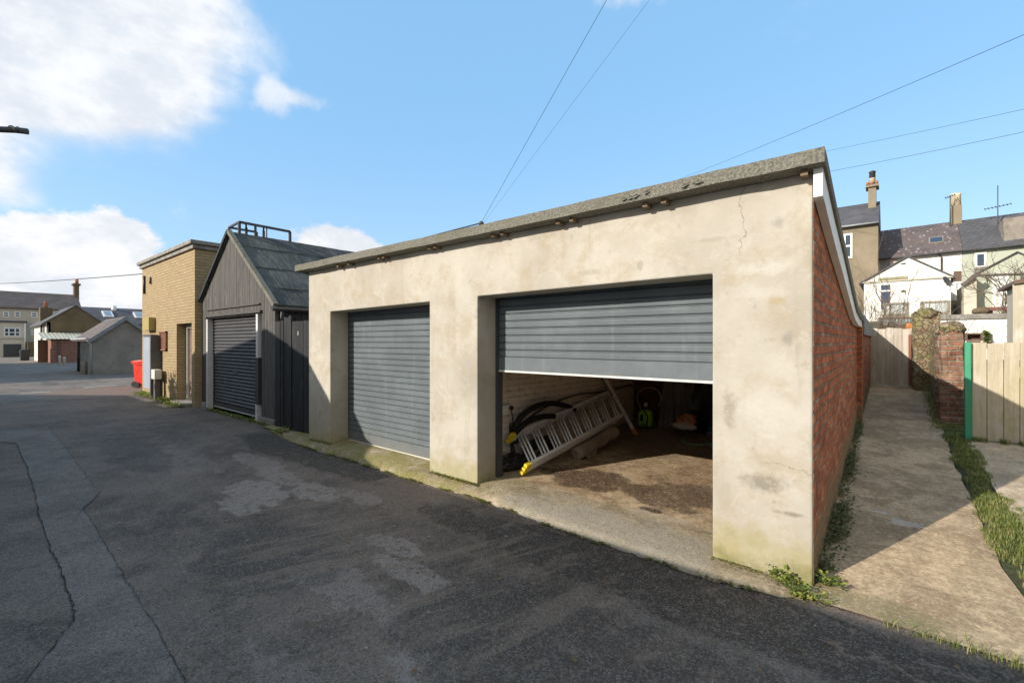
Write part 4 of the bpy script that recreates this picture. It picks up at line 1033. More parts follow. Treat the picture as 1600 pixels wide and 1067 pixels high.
# ------------------------------------------------------------------ buff brick building
YB = 3.65
yb_ = thing('brick_building', 'flat roofed buff yellow brick building with thick stone coping', 'building', (-15.5, YB, 0))
ZT = 3.84
dl, dr = PY(276, 560, YB).x, PY(299.5, 560, YB).x
wl = [(-17.98, -0.2), (dl, -0.2), (dl, 2.06), (dr, 2.06), (dr, -0.2), (-13.0, -0.2), (-13.0, ZT), (-17.98, ZT)]
build('front_wall', MB().prism([(x, YB, z) for x, z in wl], (0, 0.36, 0)), BRICKYEL, yb_)
build('side_wall', MB().box(-13.3, -13.003, YB + .362, 10, -.2, ZT), BRICKYEL, yb_)
build('side_wall', MB().box(-17.977, -17.7, YB + .362, 10, -.2, ZT), BRICKYEL, yb_)
build('coping', MB().box(-18.04, -12.94, YB - .06, 10.1, ZT + .004, ZT + .10).box(-18.1, -12.88, YB - .12, 10.15, ZT + .104, ZT + .2), COPING, yb_, bevel=0.015)
dm = MB().box(dl + .02, dl + .12, YB + .2, YB + .3, 0.08, 2.03).box(dr - .36, dr - .22, YB + .2, YB + .3, .08, 2.03).box(dl + .12, dr - .36, YB + .2, YB + .3, 1.95, 2.03)
build('door_frame', dm, CABINET, yb_)
build('door', MB().box(dl + .12, dr - .36, YB + .25, YB + .3, .08, 1.95), simple('brown_door', (0.18, 0.12, 0.09), .6, .3), yb_)
build('door_panel', MB().box(dr - .22, dr - .002, YB + .22, YB + .3, .08, 2.03), CREAM, yb_)
build('door_step', MB().box(dl - .05, dr + .05, YB - .16, YB + .28, -.1, .075), COPING, yb_)
la, lb = PY(252, 518, YB), PY(262, 548, YB)
lv = MB(); lv.box(la.x, la.x + .05, YB - .05, YB - .002, lb.z, la.z).box(lb.x - .05, lb.x, YB - .05, YB - .002, lb.z, la.z).box(la.x, lb.x, YB - .05, YB - .002, la.z - .04, la.z).box(la.x, lb.x, YB - .05, YB - .002, lb.z, lb.z + .04)
for k in range(9):
    z = lerp(lb.z + .05, la.z - .06, k / 8); lv.add([(la.x + .05, YB - .045, z - .015), (lb.x - .05, YB - .045, z - .015), (lb.x - .05, YB - .005, z + .035), (la.x + .05, YB - .005, z + .035)], [(0, 1, 2, 3)])
build('louvre_vent', lv, LOUVRE, yb_, 'rusty brown louvred vent')
a, b = PY(223, 497, YB - .15), PY(233, 516, YB - .15)
build('wall_box', MB().box(a.x, b.x, YB - .16, YB - .002, b.z, a.z), YELBOX, yb_, 'mustard yellow box high on the corner', bevel=.01)
build('overflow_pipe', MB().tube([(-17.6, YB - .03, 3.6), (-17.6, YB - .03, 3.05)], .03, 6), BLACK, yb_)
build('overflow_pipe', MB().tube([(-16.9, YB - .03, 3.5), (-16.9, YB - .03, 3.3)], .025, 6), DARKSTEEL, yb_)
pnl = thing('metal_panel', 'weathered blue grey metal panel standing against yellow brick corner', 'panel', (-17.2, 3.4, 0))
a, b = PY(224, 526, 3.42), PY(235.5, 608, 3.42)
build('sheet', MB().box(a.x, b.x, 3.42, 3.47, max(.05, b.z), a.z), BLUEGREY, pnl)
build('frame', MB().box(b.x - .02, b.x + .08, 3.40, 3.64, .05, a.z + .03).box(a.x - .02, b.x - .02, 3.40, 3.6, a.z + .002, a.z + .05), STEEL, pnl)
roughen(pnl.children[0], 2, .012, 4, 3)
cab = thing('meter_cabinet', 'small pale meter cabinet on a post beside blue grey panel', 'cabinet', (-16.4, 3.45, 0))
a, b = PY(236, 577, 3.4), PY(241.5, 593, 3.4)
build('box', MB().box(a.x, b.x, 3.4, 3.56, b.z, a.z), CABINET, cab, bevel=.012)
build('post', MB().box(lerp(a.x, b.x, .3), lerp(a.x, b.x, .75), 3.43, 3.53, 0, b.z - .002), STEEL, cab)

# ------------------------------------------------------------------ red wheelie bins
def make_bin(label, loc):
    t = thing('wheelie_bin', label, 'bin', (0, 0, 0), 'red wheelie bins beyond the yellow building')
    t.location = (0, 0, 0)
    mb = MB()
    sec = lambda w, d, z: [(-w, -d, z), (w, -d, z), (w, d, z), (-w, d, z)]
    rows = [sec(.17, .20, .06), sec(.20, .24, .80), sec(.22, .265, .81), sec(.22, .265, .87)]
    for r in rows: r.append(r[0])
    mb.sheet(rows); mb.add(rows[0][:4], [(3, 2, 1, 0)])
    build('body', mb, RED, t)
    build('lid', MB().prism([(-.235, -.3, .872), (-.235, .28, .872), (-.235, .28, .91), (-.235, 0, .95), (-.235, -.3, .91)], (.47, 0, 0)), RED, t, bevel=.01)
    build('handle', MB().tube([(-.19, .32, .88), (.19, .32, .88)], .018, 8).box(-.2, -.16, .26, .33, .86, .9).box(.16, .2, .26, .33, .86, .9), RED, t)
    for s_ in (-1, 1):
        build('wheel', MB().tube([(s_ * .16, .2, .1), (s_ * .22, .2, .1)], .1, 14), BLACK, t)
    return t
b1 = make_bin('red wheelie bin showing most of its side beyond the blue grey panel', None)
p1 = G(226, 604); b1.location = p1; b1.rotation_euler = (0, 0, R(128))
b2 = b1.copy(); COL.objects.link(b2)
for ch in b1.children:
    c = ch.copy(); COL.objects.link(c); c.parent = b2
b2['label'] = 'red wheelie bin mostly hidden behind the edge of the blue grey panel'
b2.location = p1 + Vector((0.45, -0.02, 0))

# ------------------------------------------------------------------ grey pebbledashed garage across the side road
XG = -29.8
pg = thing('pebbledash_garage', 'grey pebbledashed garage with shallow gable and slate roof across the side road', 'garage', (XG, 6, 0))
y0 = PX(144.5, 583, XG).y; yr = PX(196, 494, XG).y; y1 = 2 * yr - y0
ze = PX(144.5, 528, XG).z; zr = PX(196, 496, XG).z
build('gable_wall', MB().prism([(XG, y0, -.3), (XG, y1, -.3), (XG, y1, ze), (XG, yr, zr), (XG, y0, ze)], (-.2, 0, 0)), PEBBLE, pg)
build('side_wall', MB().box(XG - 4.6, XG - .202, y0 + .003, y0 + .2, -.3, ze - .02), PEBBLE, pg)
build('back_wall', MB().box(XG - 4.6, XG - 4.4, y0 + .21, y1, -.3, ze - .02), PEBBLE, pg)
sl_ = (zr - ze) / (yr - y0)
rfm = MB()
for sg, ye in ((-1, y0), (1, y1)):
    yo = ye + sg * .18; zo = ze - .18 * sl_
    rfm.prism([(XG + .12, yr, zr + .05), (XG + .12, yo, zo + .05), (XG + .12, yo, zo - .02), (XG + .12, yr, zr - .02)], (-4.9, 0, 0))
pr = build('roof', rfm, SLATEB, pg)
vb = MB()
for sg, ye in ((-1, y0), (1, y1)):
    yo = ye + sg * .18; zo = ze - .18 * sl_
    vb.prism([(XG + .125, yr, zr + .06), (XG + .125, yo, zo + .06), (XG + .125, yo, zo - .14), (XG + .125, yr, zr - .14)], (.03, 0, 0))
build('bargeboard', vb, simple('lead_grey_board', (.20, .22, .25), .7, .2), pr)
build('gutter', MB().tube([(XG + .15, y0 - .2, ze - .05), (XG - 4.7, y0 - .2, ze - .06)], .06, 8), PIPEW, pg)
build('downpipe', MB().tube([(XG - .02, y0 - .2, ze - .05), (XG - .02, y0 - .06, ze - .3), (XG - .02, y0 - .06, 0.05)], .045, 8), PIPEW, pg, 'pale grey corner downpipe')
build('downpipe', MB().tube([(XG - 3.6, y0 - .06, ze - .1), (XG - 3.6, y0 - .06, 0.0)], .05, 8), BLACK, pg)
p = G(131.5, 585); o = build('bollard', MB().lathe([(.13, -.2), (.12, .55), (.09, .62)], (p.x, p.y, 0), 12), PEBBLE); tag(o, 'short grey stone bollard against the pebbledashed garage side', 'bollard')

# ------------------------------------------------------------------ cottage with the dark gable, lean-to and bollards
XC = -60.0
gz = tz(XC, 5)
ct = thing('cottage', 'small white walled cottage with dark brown gable end facing the lane', 'house', (XC, 9, gz))
cy0 = PX(73, 540, XC).y; cyr = PX(118, 478, XC).y; cy1 = 2 * cyr - cy0
cze = PX(73, 503, XC).z; czr = PX(118, 478.5, XC).z
build('gable_wall', MB().prism([(XC, cy0, gz - .5), (XC, cy1, gz - .5), (XC, cy1, cze), (XC, cyr, czr), (XC, cy0, cze)], (-.3, 0, 0)), DKBROWN, ct)
x_end = PY(54, 540, cy0).x
x_end = max(x_end, -110)
build('side_wall', MB().box(x_end, XC - .0, cy0 - .02, cy0 + .25, gz - 1.2, cze), COTTAGEW, ct, 'white painted side wall')
sl_ = (czr - cze) / (cyr - cy0); cr = MB()
for sg, ye in ((-1, cy0), (1, cy1)):
    yo = ye + sg * .35; zo = cze - .35 * sl_
    cr.prism([(XC + .08, cyr, czr + .12), (XC + .08, yo, zo + .12), (XC + .08, yo, zo), (XC + .08, cyr, czr)], (x_end - XC - .2, 0, 0))
crf = build('roof', cr, SLATE, ct)
cp = PX(71.5, 490, XC - 8)
chm = build('chimney', MB().box(cp.x - .6, cp.x + .6, cp.y - .45, cp.y + .45, cze - .3, PX(71, 481, cp.x).z), BRICKBRN, crf)
build('chimney_pot', MB().lathe([(.16, 0), (.13, .6), (.16, .65)], (cp.x, cp.y, PX(71, 481, cp.x).z), 8), TERRA, chm)
for f_, t_, zz in ((.10, .22, (3.0, 1.75)), (.34, .46, (3.0, 1.75)), (.10, .2, (1.2, -.6)), (.42, .54, (1.2, 0.0))):
    window_y(ct, lerp(XC, x_end, t_), zz[0] + gz + .55, lerp(XC, x_end, f_), zz[1] + gz + .55, cy0 - .02, .09)
build('downpipe', MB().tube([(lerp(XC, x_end, .28), cy0 - .1, cze), (lerp(XC, x_end, .28), cy0 - .1, gz - .6)], .07, 6), BLACK, ct)
build('downpipe', MB().tube([(XC + .05, PX(75, 520, XC).y, cze - .3), (XC + .05, PX(75, 520, XC).y, gz)], .05, 6), DARKSTEEL, ct)
XL_ = -56.5
gl_ = tz(XL_, 5)
lt = thing('brick_outhouse', 'red brick outhouse with pale corrugated lean-to roof before the dark gable', 'outhouse', (XL_, 7, gl_))
a, b = PX(80, 531, XL_), PX(125, 569, XL_)
build('wall', MB().box(XL_ - 3.2, XL_, a.y, b.y + 1.5, gl_ - .3, a.z), BRICKFAR, lt)
dd = PX(91.5, 550, XL_).y
build('post', MB().box(XL_ + .003, XL_ + .06, dd - .1, dd + .1, gl_ - .3, a.z - .05), BROWNWOOD, lt)
a2 = PX(72.5, 519.5, XL_ - 2.5); e2 = PX(126, 519.5, XL_ - 2.5)
rows = []
ev = PX(79, 529.5, XL_ + .3)
for k in range(91):
    y_ = lerp(a.y - .6, b.y + 1.6, k / 90); wv2 = .009 * math.sin(k * math.pi / 3)
    rows.append([(XL_ - 3.2, y_, a2.z + wv2), (XL_ + .3, y_, ev.z + wv2)])
build('corrugated_roof', MB().sheet(rows), CORRUG, lt)
dy = PX(77, 550, XL_ - .5).y
build('door', MB().box(XL_ - 2.6, XL_ - 2.5, dy - .55, dy + .5, gl_ - .2, gl_ + 2.0), BROWNWOOD, lt)
for q, lab in (((93, 570), 'thin cream bollard in front of the left brick outhouse panel'), ((100.3, 572), 'thin cream bollard at the right of the pair by the outhouse')):
    p = G(q[0], q[1], -.12); hgt = 14.5 * (-p.x * SN + p.y * CS) / FPX
    o = build('bollard', MB().lathe([(.085, -.3), (.08, hgt - .12), (.09, hgt - .1), (.05, hgt)], p, 10), CREAM2); tag(o, lab, 'bollard', 'cream bollards by the outhouse')
p = PX(38.5, 565, -72); gb = tz(-72, 4)
wb = thing('black_bin', 'black wheelie bin standing beside cream building driveway', 'bin', (p.x, p.y, gb))
build('body', MB().prism([(p.x - .5, p.y - .3, gb - .2), (p.x - .5, p.y + .3, gb - .2), (p.x - .5, p.y + .36, gb + 1.0), (p.x - .5, p.y - .36, gb + 1.0)], (1.0, 0, 0)), BLACK, wb)
build('lid', MB().prism([(p.x - .55, p.y - .4, gb + 1.003), (p.x - .55, p.y + .4, gb + 1.003), (p.x - .55, p.y + .38, gb + 1.16), (p.x - .55, p.y - .2, gb + 1.2)], (1.1, 0, 0)), BLACK, wb)

# ------------------------------------------------------------------ cream terrace closing the lane
XT = -115.0; gt = tz(XT, 0)
te = thing('cream_terrace', 'large cream rendered house with garage bay and brown slate roof closing the lane', 'house', (XT, 3, gt))
ty0 = PX(-60, 500, XT).y; ty1 = PX(128, 500, XT).y
tze = PX(50, 482.5, XT).z; tzr = PX(60, 457.5, XT - 5).z
build('wall', MB().box(XT - 10, XT, ty0, ty1, gt - 1, tze), CREAM, te)
rt = MB().prism([(XT + .3, ty0, tze - .1), (XT + .3, ty0, tze + .1), (XT - 5, ty0, tzr), (XT - 10.3, ty0, tze + .1), (XT - 10.3, ty0, tze - .1)], (0, ty1 - ty0, 0))
trf = build('roof', rt, SLATEB, te)
a = PX(115, 460, XT - 5); b = PX(126, 447, XT - 5)
tch = build('chimney', MB().box(XT - 5.8, XT - 4.2, a.y, b.y - .3, tzr - 2, b.z).box(XT - 6, XT - 4, a.y - .2, b.y - .1, b.z + .004, b.z + .35), BRICKBRN, trf)
build('chimney_pot', MB().lathe([(.3, 0), (.24, .9)], (XT - 5, lerp(a.y, b.y, .45), b.z + .35), 8), TERRA, tch)
def wx(l, t_, r, b_, x, **k):
    a, b = PX(l, t_, x), PX(r, b_, x); return window_x(te, a.y, b.y, a.z, b.z, x, .14, **k)
for q in ((4.5, 487, 14.5, 495.5), (22.5, 487, 32, 495.5), (48.5, 487.8, 58.5, 496)): wx(*q, XT + .01, trans=(.5,))
bay = build('garage_bay', MB().box(XT + .003, XT + 2.6, PX(-20, 510, XT).y, PX(40, 510, XT + 2.6).y, gt - 1, PX(20, 504, XT + 2.6).z), CREAM2, te)
build('bay_roof', MB().box(XT + .01, XT + 2.8, PX(-20, 510, XT).y - .1, PX(40, 510, XT + 2.6).y + .2, PX(20, 504, XT + 2.6).z + .004, PX(20, 504, XT + 2.6).z + .3), SLATE, te)
wx(6, 512, 32, 525.5, XT + 2.61, mull=(.3, .68), trans=(.45,))
a, b = PX(5.2, 537.5, XT + 2.61), PX(33, 557.5, XT + 2.61)
build('garage_door', MB().box(XT + 2.605, XT + 2.66, a.y, b.y, b.z, a.z), SHUTDK, te, 'wide charcoal garage door')
build('ledge', MB().box(XT + 2.603, XT + 2.75, a.y - 1.2, b.y + .8, a.z + .9, a.z + 1.05), CREAM, te)
wx(48, 515, 52, 524, XT + .01, trans=(.5,))
build('downpipe', MB().tube([(XT + 2.7, PX(39, 510, XT + 2.6).y, PX(39, 506, XT).z), (XT + 2.7, PX(39, 510, XT + 2.6).y, gt)], .1, 6), WHITE, te)
build('porch', MB().box(XT + .01, XT + 5, PX(43, 540, XT + 5).y, PX(51, 540, XT + 5).y + 2, gt - 1, PX(46, 534, XT + 5).z), BRICKBRN, te)
# long slate roofed range with skylights
XR = -70.0
lr = thing('slate_roof_range', 'long low range with dark slate roof and two skylights behind the grey garage', 'building', (XR, 14, gt))
ya_, yb2 = PX(128, 490, XR).y, PX(300, 490, XR).y
zr1 = PX(170, 481, XR - 4).z; ze1 = PX(170, 506, XR).z
build('wall', MB().box(XR - 8, XR, ya_, yb2, -1.2, ze1), CREAM, lr)
lrf = build('roof', MB().prism([(XR + .3, ya_, ze1 - .1), (XR + .3, ya_, ze1 + .05), (XR - 4, ya_, zr1), (XR - 8.3, ya_, ze1)], (0, yb2 - ya_, 0)), SLATE, lr)
for l_, r_ in ((158, 174), (206.5, 223)):
    dn = Vector((4.3, 0, ze1 + .05 - zr1)).normalized(); nn_ = Vector((-dn.z, 0, dn.x))
    p_ = Vector((XR - 4, 0, zr1)) + dn * 1.3; q_ = Vector((XR - 4, 0, zr1)) + dn * 3.0
    a, b = PX(l_, 487, p_.x).y, PX(r_, 487, p_.x).y
    fr_ = MB()
    fr_.prism([p_ + Vector((0, a, 0)) + nn_ * .02, p_ + Vector((0, b, 0)) + nn_ * .02, q_ + Vector((0, b, 0)) + nn_ * .02, q_ + Vector((0, a, 0)) + nn_ * .02], nn_ * .1)
    sk = build('skylight', fr_, WHITE, lrf)
    k_ = .16
    build('pane', MB().prism([p_ + dn * k_ + Vector((0, a + k_, 0)) + nn_ * .125, p_ + dn * k_ + Vector((0, b - k_, 0)) + nn_ * .125, q_ - dn * k_ + Vector((0, b - k_, 0)) + nn_ * .125, q_ - dn * k_ + Vector((0, a + k_, 0)) + nn_ * .125], nn_ * .01), GLASSP, sk)
build('flue', MB().tube([(XR - 3.5, PX(178, 485, XR - 3.5).y, zr1 - .6), (XR - 3.5, PX(178, 485, XR - 3.5).y, zr1 + .25)], .25, 8), WHITE, lrf)

# ------------------------------------------------------------------ passage: boundary wall, gate, old wall, fence
bw = thing('boundary_wall', 'red brick boundary wall with sloping coping continuing behind the garage', 'wall', (-0.3, 10, 0.5))
def wy(x0, x1, y0, y1, z0, prof, mat, par, name, lab=None):
    ys = [y0] + [q for q, _ in prof if y0 < q < y1] + [y1]
    return build(name, MB().prism([(x0, y0, z0), (x0, y1, z0)] + [(x0, q, lerpv(prof, q)) for q in ys[::-1]], (x1 - x0, 0, 0)), mat, par, lab)
bp = [(8.1, PX(1341, 490, -0.33).z), (11.9, PX(1372, 514, -.33).z), (14, 1.85)]
zb1, zb2 = 1.93, 1.80
bp = [(8.1, zb1), (11.9, zb2), (20, 1.9)]
wy(-0.55, -0.36, 8.2, 19, 0, bp, BRICK, bw, 'wall')
wy(-0.60, -0.34, 8.1, 8.34, 0, [(8, 1.94), (9, 1.93)], BRICK, bw, 'pier')
wy(-0.6, -0.325, 8.345, 19, 1.70, [(a, b + .07) for a, b in bp], COPING, bw, 'coping')
YG = 11.8
pgt = thing('plank_gate', 'pale grey plank gate in shadow closing the end of the passage', 'gate', (0.0, YG, .7))
gm = MB(); x = -0.355; gz0 = tz(0, YG) + .03
xe_ = PY(1423, 560, YG).x
while x < xe_: gm.box(x, x + .115, YG + random.uniform(-.006, .006), YG + .03, gz0, PY(1390, 513, YG).z + random.uniform(-.02, .015)); x += .121
build('boards', gm, m_wood('mottled_boards', (0.42, 0.36, 0.29), (0.58, 0.52, 0.44), 'Z', wear=(0.74, 0.71, 0.64), stain=(.36, .32, .22)), pgt)  # pale boards mottled lighter and darker at random
build('rail', MB().box(-.35, xe_, YG + .031, YG + .07, gz0 + .2, gz0 + .3).box(-.35, xe_, YG + .031, YG + .07, gz0 + .9, gz0 + 1.0), GREYWOOD, pgt)
a = PY(1419.5, 523, YG - .03)
build('post', MB().box(a.x, a.x + .04, YG - .06, YG - .01, gz0, a.z), LOUVRE, pgt, 'thin rusty post at the right of the gate')
ow = thing('old_wall', 'crumbling rubble and brick wall with mossy rounded top beside the plank gate', 'wall', (0.6, 10, .5))
z1_ = PY(1484, 512, 8.75).z
o = wy(0.50, 0.745, 8.75, 9.5, .2, [(8.75, z1_ - .1), (8.9, z1_ + .02), (9.2, z1_ + .05), (9.5, z1_ - .05)], BRICKOLD, ow, 'brick_pier'); roughen(o, 4, .045, 2, 5)
o = wy(0.515, 0.80, 9.42, 11.7, .3, [(9.4, z1_ - .12), (10.2, z1_ - .1), (11.0, z1_ + .05), (11.7, z1_)], STONE, ow, 'rubble_wall'); roughen(o, 4, .04, 3, 4)
a, b = PY(1427, 491, 11.55), PY(1457, 491, 11.55)
o = build('rubble_pier', MB().box(a.x, b.x + .1, 11.4, 11.85, .4, a.z), STONE, ow, 'taller mossy rubble pier'); roughen(o, 4, .045, 5, 4)
build('cap_stone', blob_mesh((0.62, 8.98, z1_ - .03), (.15, .24, .12), 12, 16, .35, False), STONE, ow)
build('cap_stone', blob_mesh(((a.x + b.x + .1) / 2, 11.6, a.z - .02), (.19, .24, .13), 13, 16, .35, False), STONE, ow)
mo = MB()
for k in range(1500):
    if random.random() < .5: p = Vector((random.uniform(a.x, b.x + .08), random.uniform(11.38, 11.8), a.z + random.uniform(-.02, .04)))
    else:
        y_ = random.uniform(8.72, 9.6); p = Vector((random.uniform(.5, .76), y_, z1_ + random.uniform(-.05, .0)))
    leaf(mo, p, .028, .5)
build('moss', mo, MOSSG, ow)['kind'] = 'stuff'
FY = 7.92
pf = thing('board_fence', 'pale vertical board fence with green algae streaks beside the green post', 'fence', (2.5, FY, .4))
x = PY(1518, 600, FY).x; i = 0
zt1 = PY(1550, 536, FY).z
while x < 5.2:
    w = random.uniform(.125, .15)
    z0 = tz(x, FY) + .03; yo = random.uniform(-.006, .006)
    build('board', MB().box(x, x + w - .007, FY + yo, FY + .022 + yo, z0, zt1 + random.uniform(-.006, .006)), FENCEW, pf); x += w; i += 1
build('rail', MB().box(.76, 5.2, FY + .03, FY + .08, .7, .78).box(.76, 5.2, FY + .03, FY + .08, 1.3, 1.38), GREYWOOD, pf)
a, b = PY(1507.5, 536, FY - .04), PY(1517.5, 536, FY - .04)
o = build('fence_post', MB().box(a.x, b.x, FY - .05, FY + .05, .3, a.z + .01).box(b.x, b.x + .012, FY - .02, FY + .04, .4, a.z - .3), GREENWOOD, bevel=.004); tag(o, 'bright green painted post between old brick pier and board fence', 'post')

# ------------------------------------------------------------------ back gardens
gw = thing('garden_wall', 'whitewashed garden wall with pale stone coping beyond the board fence', 'wall', (2, 18, 1.2))
YW = 17.0
a, b = PY(1452, 500, YW), PY(1700, 497, YW)
build('wall', MB().box(a.x, b.x, YW, YW + .4, .8, a.z), WHITEWASH, gw)
build('coping', MB().box(a.x - .05, b.x, YW - .05, YW + .45, a.z + .003, PY(1500, 491.5, YW).z), COPING, gw)
c = PY(1521, 527, YW - 3)
o = build('wooden_box', MB().box(c.x - .14, c.x + .14, YW - 3.1, YW - 2.9, c.z - .08, c.z - .05).box(c.x - .14, c.x + .14, YW - 3.1, YW - 2.9, c.z + .06, c.z + .09).box(c.x - .14, c.x - .1, YW - 3.1, YW - 2.9, c.z - .05, c.z + .06).box(c.x + .1, c.x + .14, YW - 3.1, YW - 2.9, c.z - .05, c.z + .06).box(c.x - .1, c.x + .1, YW - 2.93, YW - 2.9, c.z - .05, c.z + .06).box(c.x - .1, c.x + .1, YW - 3.1, YW - 2.91, 0.6, c.z - .083), BROWNWOOD)
tag(o, 'small weathered wooden nest box on a post seen over the fence', 'box')
def ivy(px0, py0, px1, py1, y, n, lab):
    mb = MB()
    for k in range(n):
        q = PY(random.uniform(px0, px1), random.uniform(py0, py1), y + random.uniform(-.12, .02)); leaf(mb, q, .11, .2)
    st = MB().tube([PY((px0 + px1) / 2, py1 + 6, y), PY((px0 + px1) / 2, py0, y)], .012, 5)
    t = thing('ivy', lab, 'plant', PY((px0 + px1) / 2, py1, y)); build('leaves', mb, LEAF, t); build('stem', st, BARK, t)
ivy(1539, 518, 1544, 538, YW - .05, 90, 'short yellow green ivy shoot climbing the middle of whitewashed wall')
ivy(1580, 496, 1586, 540, 16.5, 200, 'long dark ivy strip hanging down beside the pale lean-to')
ln = thing('garden_lean_to', 'tall weathered pale lean-to with plank roof at the right edge above fence', 'outbuilding', (3, 14, 1))
YL = 14.0
a, b = PY(1595, 444, YL), PY(1720, 420, YL)
build('wall', MB().prism([(a.x, YL, .8), (b.x, YL, .8), (b.x, YL, b.z), (a.x, YL, a.z)], (0, 1.5, 0)), PALEWOOD, ln)
build('post', MB().box(a.x - .12, a.x + .05, YL - .06, YL - .003, .8, a.z), PALEWOOD, ln)
build('roof', MB().prism([PY(1584, 444, YL - .12), PY(1586, 438, YL - .12), PY(1720, 421, YL - .12), PY(1720, 426, YL - .12)], (0, 2, 0)), BROWNWOOD, ln)
# pale-lidded store and planks at the end of the passage
YS = 20.0
sh = thing('low_store', 'low garden store with corrugated front edge and dark boards above the gate', 'shed', (0, YS, 1.4))
a, b = PY(1378, 508, YS), PY(1428, 524, YS)
build('wall', MB().box(a.x, b.x, YS, YS + 1.5, 1.0, a.z), BROWNWOOD, sh)
rows = []
for k in range(61):
    x = lerp(a.x - .1, b.x + .05, k / 60); wv2 = .035 * math.sin(k * math.pi / 2.5)
    rows.append([(x, YS - .12, PY(1400, 505, YS).z + wv2), (x, YS + 1.6, PY(1400, 505, YS).z + .25 + wv2)])
build('corrugated_roof', MB().sheet(rows), CORRUG, sh)
build('fascia', MB().box(a.x - .1, b.x + .05, YS - .2, YS - .13, PY(1400, 499, YS).z, PY(1400, 496, YS).z), BROWNWOOD, sh)
a, b = PY(1416, 505, YS - .3), PY(1425, 521, YS - .3)
o = build('plank_stack', MB().box(a.x, b.x, YS - .35, YS - .25, b.z, a.z).box(a.x - .02, b.x + .02, YS - .37, YS - .24, b.z + .2, b.z + .24), simple('orange_timber', (.48, .19, .05), .8, .3)); tag(o, 'small orange brown timber panel at the end of low store', 'timber')
YP = 27.0
def cold_frame(l, t_, r, b_, lab):
    c0, c1 = PY(l, b_, YP), PY(r, t_, YP)
    t = thing('cold_frame', lab, 'cold frame', ((c0.x + c1.x) / 2, YP, c0.z), 'grey framed glazed boxes before the white extension')
    zg = 1.9
    m = MB().box(c0.x, c1.x, YP, YP + .9, zg, c0.z + .02)
    build('base', m, GREYWOOD, t)
    m = MB()
    for xx in (c0.x, c1.x - .1): m.box(xx, xx + .1, YP - .02, YP + .06, c0.z + .022, c1.z).box(xx, xx + .1, YP + .84, YP + .92, c0.z + .022, c1.z)
    m.box(c0.x, c1.x, YP - .03, YP + .93, c1.z + .002, c1.z + .08)
    f = build('frame', m, GREYWOOD, t)
    build('pane', MB().box(c0.x + .1, c1.x - .1, YP + .01, YP + .03, c0.z + .03, c1.z - .01), GLASSW, f)
cold_frame(1380, 475, 1421, 491, 'grey framed glazed box left of the pair below the extension window')
cold_frame(1439, 472, 1485, 489, 'grey framed glazed box right of the pair below the satellite dish')

# ------------------------------------------------------------------ the white and sage terrace behind
YT = 45.0
def q3(px, py, y): return PY(px, py, y)
wt = thing('white_terrace_house', 'white rendered terrace house with white speckled brown slate roof', 'house', (4, YT, 3.5))
sg_ = thing('sage_terrace_house', 'pale sage green rendered terrace house with dark slate roof at far right', 'house', (7, YT, 3.5))
def eave(px): return lerp(405.5, 381.5, (px - 1369) / 231)
def ridge(px): return lerp(361.5, 336.5, (px - 1372) / 193)
RYB = YT + 3.6
def terrace_part(t, l, r, wmat, rmat):
    A_, B_ = q3(l, eave(l), YT), q3(r, eave(r), YT)
    w = build('wall', MB().prism([(A_.x, YT, 2.2), (B_.x, YT, 2.2), (B_.x, YT, B_.z), (A_.x, YT, A_.z)], (0, 7, 0)), wmat, t)
    rA, rB = q3(l, ridge(l), RYB), q3(r, ridge(r), RYB)
    rA.x, rB.x = A_.x, B_.x
    zA, zB = rA.z, rB.z
    e0 = Vector((A_.x, YT - .25, A_.z + .02)); e1 = Vector((B_.x, YT - .25, B_.z + .02)); r0 = Vector((A_.x, RYB, zA)); r1 = Vector((B_.x, RYB, zB))
    dn_ = Vector((0, 0, -.14)); bk0 = Vector((A_.x, YT + 7.4, A_.z)); bk1 = Vector((B_.x, YT + 7.4, B_.z))
    m = MB().add([e0, e1, r1, r0, bk1, bk0, e0 + dn_, e1 + dn_, r1 + dn_, r0 + dn_, bk1 + dn_, bk0 + dn_],
                 [(0, 1, 2, 3), (3, 2, 4, 5), (7, 6, 9, 8), (8, 9, 11, 10), (6, 7, 1, 0), (10, 11, 5, 4), (6, 0, 3, 9), (9, 3, 5, 11), (1, 7, 8, 2), (2, 8, 10, 4)])
    rf_ = build('roof', m, rmat, t)
    build('gutter', MB().tube([e0 + Vector((0, -.06, -.1)), e1 + Vector((0, -.06, -.1))], .06, 6), DARKSTEEL, t)
    return rf_
wr = terrace_part(wt, 1369, 1503.5, WHITEW, SLATEL)
sr = terrace_part(sg_, 1504, 1680, GREENW, SLATE)
A_, B_ = q3(1370, 410, YT), q3(1402, 410, YT)
build('wall_panel', MB().box(A_.x, B_.x, YT - .03, YT - .003, 3.0, q3(1385, 406.5, YT).z), PINKW, wt, 'pinkish end of the wall')
def winy(t, l, tp, r, b, y, **k):
    a, c = PY(l, tp, y), PY(r, b, y); return window_y(t, a.x, a.z, c.x, c.z, y, **k)
winy(wt, 1376, 409, 1390.5, 424, YT - .04, fr=.07, mat=GREYWOOD)
winy(sg_, 1523, 395.5, 1541.5, 417.5, YT - .02, fr=.12)
a, b = PY(1522, 418, YT), PY(1543, 420, YT); build('sill', MB().box(a.x, b.x, YT - .12, YT - .001, b.z, a.z), COPING, sg_)
